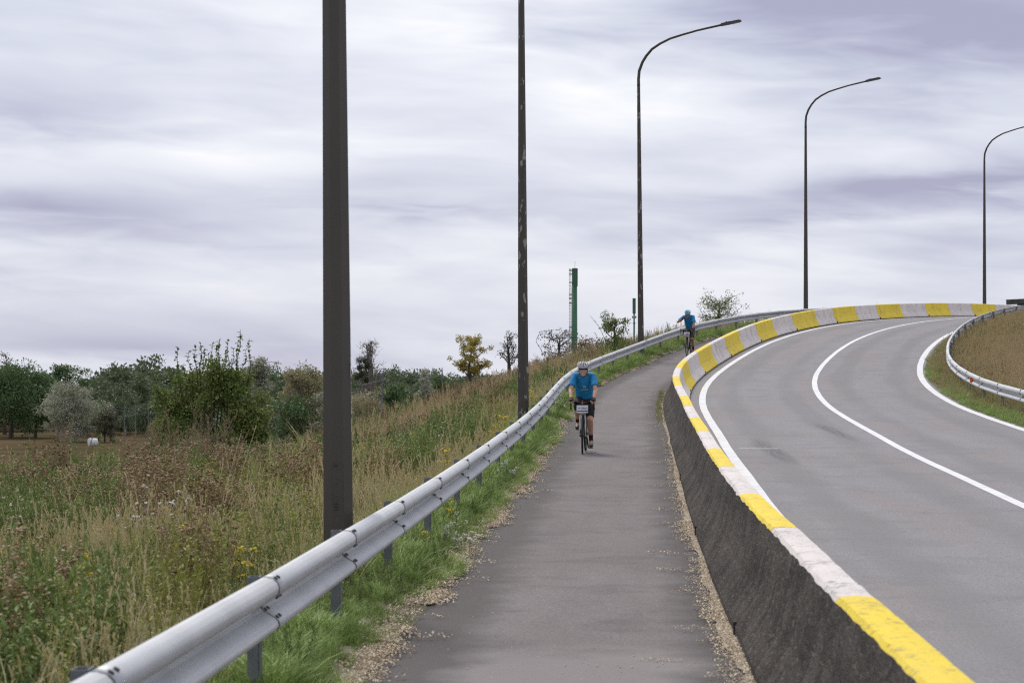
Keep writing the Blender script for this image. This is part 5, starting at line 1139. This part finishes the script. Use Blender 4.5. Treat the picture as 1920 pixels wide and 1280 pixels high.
    # shirt
    b = MB(); b.tube([(-.20, 0, .975), (-.15, 0, 1.06), (-.05, 0, 1.20), (.06, 0, 1.35), (.135, 0, 1.465), (.17, 0, 1.50)], [(.165, .125), (.172, .125), (.178, .13), (.185, .128), (.15, .10), (.085, .07)], 18, ref=(0, 0, 1))
    for s in (-1, 1):
        sh = SH[s]; el = np.array((.30, -.375, 1.27)) if (s == -1 and v['raised']) else np.array((.345, s * .235, 1.20)); b.ball(sh, .067, 14, 10); b.tube([(.11, s * .06, 1.455), sh, sh + (el - sh) * .4, sh + (el - sh) * .74], [.085, .068, .070, .074], 14)
    shirt = remesh(b, 'shirt', M[v['tee']], body, .011, 3)
    # print on the chest: a small white emblem and two lines
    def on_chest(me, name, dy, t, mat):
        p = np.array((-.05, 0, 1.20)) + (np.array((.135, 0, 1.465)) - np.array((-.05, 0, 1.20))) * t; nrm = unit(np.array((.82, 0, -.57))); X_ = Vector((0, 1, 0)); N_ = Vector(nrm); Y_ = N_.cross(X_); c = Vector(p) + N_ * (.131 + .002) + X_ * dy
        o = link(name, me, mat, shirt); o.matrix_local = Matrix.Translation(c) @ Matrix((X_, Y_, N_)).transposed().to_4x4()
    if not v['raised']:
        on_chest(text_mesh('3B', .062, .004), 'shirt_emblem', .01, .48, M['printw']); lt = MB(); [lt.box((-.06 + k * .0135, (k % 3) * .001, 0), (.009, .012 + .004 * (k % 2), .008)) for k in range(10)]; on_chest(lt.mesh('shirt_lettering'), 'shirt_lettering', .01, .27, M['printw'])
    b = MB(); b.ball((-.17, 0, .985), (.145, .165, .115), 16, 12)
    for s in (-1, 1):
        hipp, kn = HIP[s], KNEE[s]; b.tube([hipp, hipp + (kn - hipp) * .5 + (0, 0, .012), hipp + (kn - hipp) * (.86 if s == 1 else .88)], [.105, .096, .082], 14)
    remesh(b, 'shorts', M[v['shorts']], body, .011, 3)
    for s in (-1, 1):
        kn, an = KNEE[s], ANK[s]; b = MB(); b.tube([kn + (an - kn) * .66 + (-.006, 0, 0), kn + (an - kn) * .85, an, an + (.02, 0, -.03)], [.0455, .041, .040, .041], 12); remesh(b, 'sock', M['sock'], body, .007, 1)
        p = PED[s]; b = MB(); b.tube([p + (-.125, 0, .045), p + (-.09, 0, .045), p + (0, 0, .042), p + (.10, 0, .03), p + (.145, 0, .024)], [(.020, .026), (.037, .040), (.043, .036), (.043, .025), (.022, .014)], 12, ref=(0, 0, 1)); b.ball(an + (-.01, 0, -.035), (.047, .041, .045), 12, 8)
        shoe = remesh(b, 'shoe', M['shoe'], body, .007, 1)
        b = MB(); b.tube([p + (-.12, 0, .005), p + (0, 0, .003), p + (.14, 0, .006)], [(.034, .008), (.043, .009), (.03, .008)], 10, ref=(0, 0, 1)); b.build('sole', M['sole'], shoe)
        wr, d, Rp, side, up, inw = hands[s]
        b = MB(); b.tube([wr - d * .045, wr], [.034, .031], 12); b.ball(wr + d * .045, (.062, .046, .025), 12, 8, R=Rp)
        for of in (.030, .010, -.010, -.029): b.tube([wr + d * .07 + side * of, wr + d * .105 + side * of - up * .008], [.0125, .0118], 8)
        tb = wr + d * .03 + inw * .036; b.tube([tb, tb + d * .024 + inw * .014 - up * .009], [.0155, .013], 8)
        remesh(b, 'glove', M['glove'], body, .0062, 1)
    el, wr = np.array((.345, -.235, 1.20)), np.array((.565, -.214, 1.035))
    if not v['raised']: b = MB(); q = el + (wr - el) * .78; d = unit(wr - el); b.tube([q, q + d * .016], [.036, .0345], 14); b.build('wristband', M['band'], body, True)
    # helmet: dark padded shell under pale ribs, chin straps
    hc = np.array((.272, 0, 1.645)); b = MB(); b.ball(H_(hc + (0, 0, -.0)), (.136, .100, .086), 22, 14, R=Rh); shell = remesh(b, 'helmet', M['padding'], body, .009, 1)
    for k in range(-3, 4):
        b = MB(); pts = []; a = k * .40
        for t in np.linspace(-.25 if abs(k) < 3 else .1, math.pi + .25 if abs(k) < 3 else math.pi - .1, 11):
            x = math.cos(t) * .146; z = math.sin(t); yy = math.sin(a) * .108 * (max(z, 0) ** .5 if z > 0 else 0) ; pts.append(H_(hc + np.array((x * (1 - .12 * abs(k) / 3), math.sin(a) * .110 * (.55 + .45 * max(z, 0)), max(z, -.2) * .096 * math.cos(a * .62) - (.012 if abs(k) == 3 else 0)))))
        b.tube(pts, [(.011, .012)] * 11, 6); b.build('helmet_rib', M[v['helmet']], shell, True)
    b = MB(); pts = [H_(hc + np.array((math.cos(t) * .142, math.sin(t) * .106, -.018 + .012 * math.cos(t)))) for t in np.linspace(0, 2 * math.pi, 25)]; b.tube(pts, .011, 6, cap=False); b.build('helmet_rim', M[v['helmet']], shell, True)
    b = MB()
    for s in (-1, 1): b.tube([H_((.30, s * .086, 1.63)), H_((.315, s * .082, 1.55)), H_((.335, s * .055, 1.475)), H_((.345, 0, 1.455))], .006, 5)
    b.build('chin_strap', M['glove'], shell)
    return body
def place(u, v, off, y, dh):
    x = px(u, y); s_, o_ = so(x, y); h = float(hd(s_)) + dh; z = float(zp(s_)) + .004
    slope = float(zp(s_ + 1) - zp(s_ - 1)) / 2
    return (x, y, z), math.atan2(-math.cos(h), -math.sin(h)), math.atan(slope)
loc, rot, pit = place(1092, 851, 0, 48.2, .04)
# the reference point of the bicycle is the bottom bracket; bring the front tyre to the measured spot
def shifted(loc, rot, sc): return (loc[0] - math.cos(rot) * .6 * sc, loc[1] - math.sin(rot) * .6 * sc, loc[2])
l1 = shifted(loc, rot, 1.02); s1_, _ = so(l1[0], l1[1]); l1 = (l1[0], l1[1], float(zp(s1_)) + .006)
rider(l1, 'dark road bicycle with pale fork and white number board, ridden by the nearer cyclist', 'nearer cyclist in blue T-shirt, black shorts and grey helmet riding towards the viewer', rot, pit, 1.02, dict(num='0862', skin='skin', tee='tee', shorts='shorts', helmet='helmet', raised=False, nod=.10))
loc, rot, pit = place(1288, 667, 0, 101.0, .03)
l2 = shifted(loc, rot, 1.09); s2_, _ = so(l2[0], l2[1]); l2 = (l2[0], l2[1], float(zp(s2_)) + .006)
rider(l2, 'bicycle of the farther cyclist, partly hidden behind the barrier top', 'farther cyclist in blue T-shirt and cyan helmet with right hand raised to the mouth', rot, pit, 1.09, dict(num='', skin='skin2', tee='tee2', shorts='shorts2', helmet='helmet2', raised=True, nod=.30))
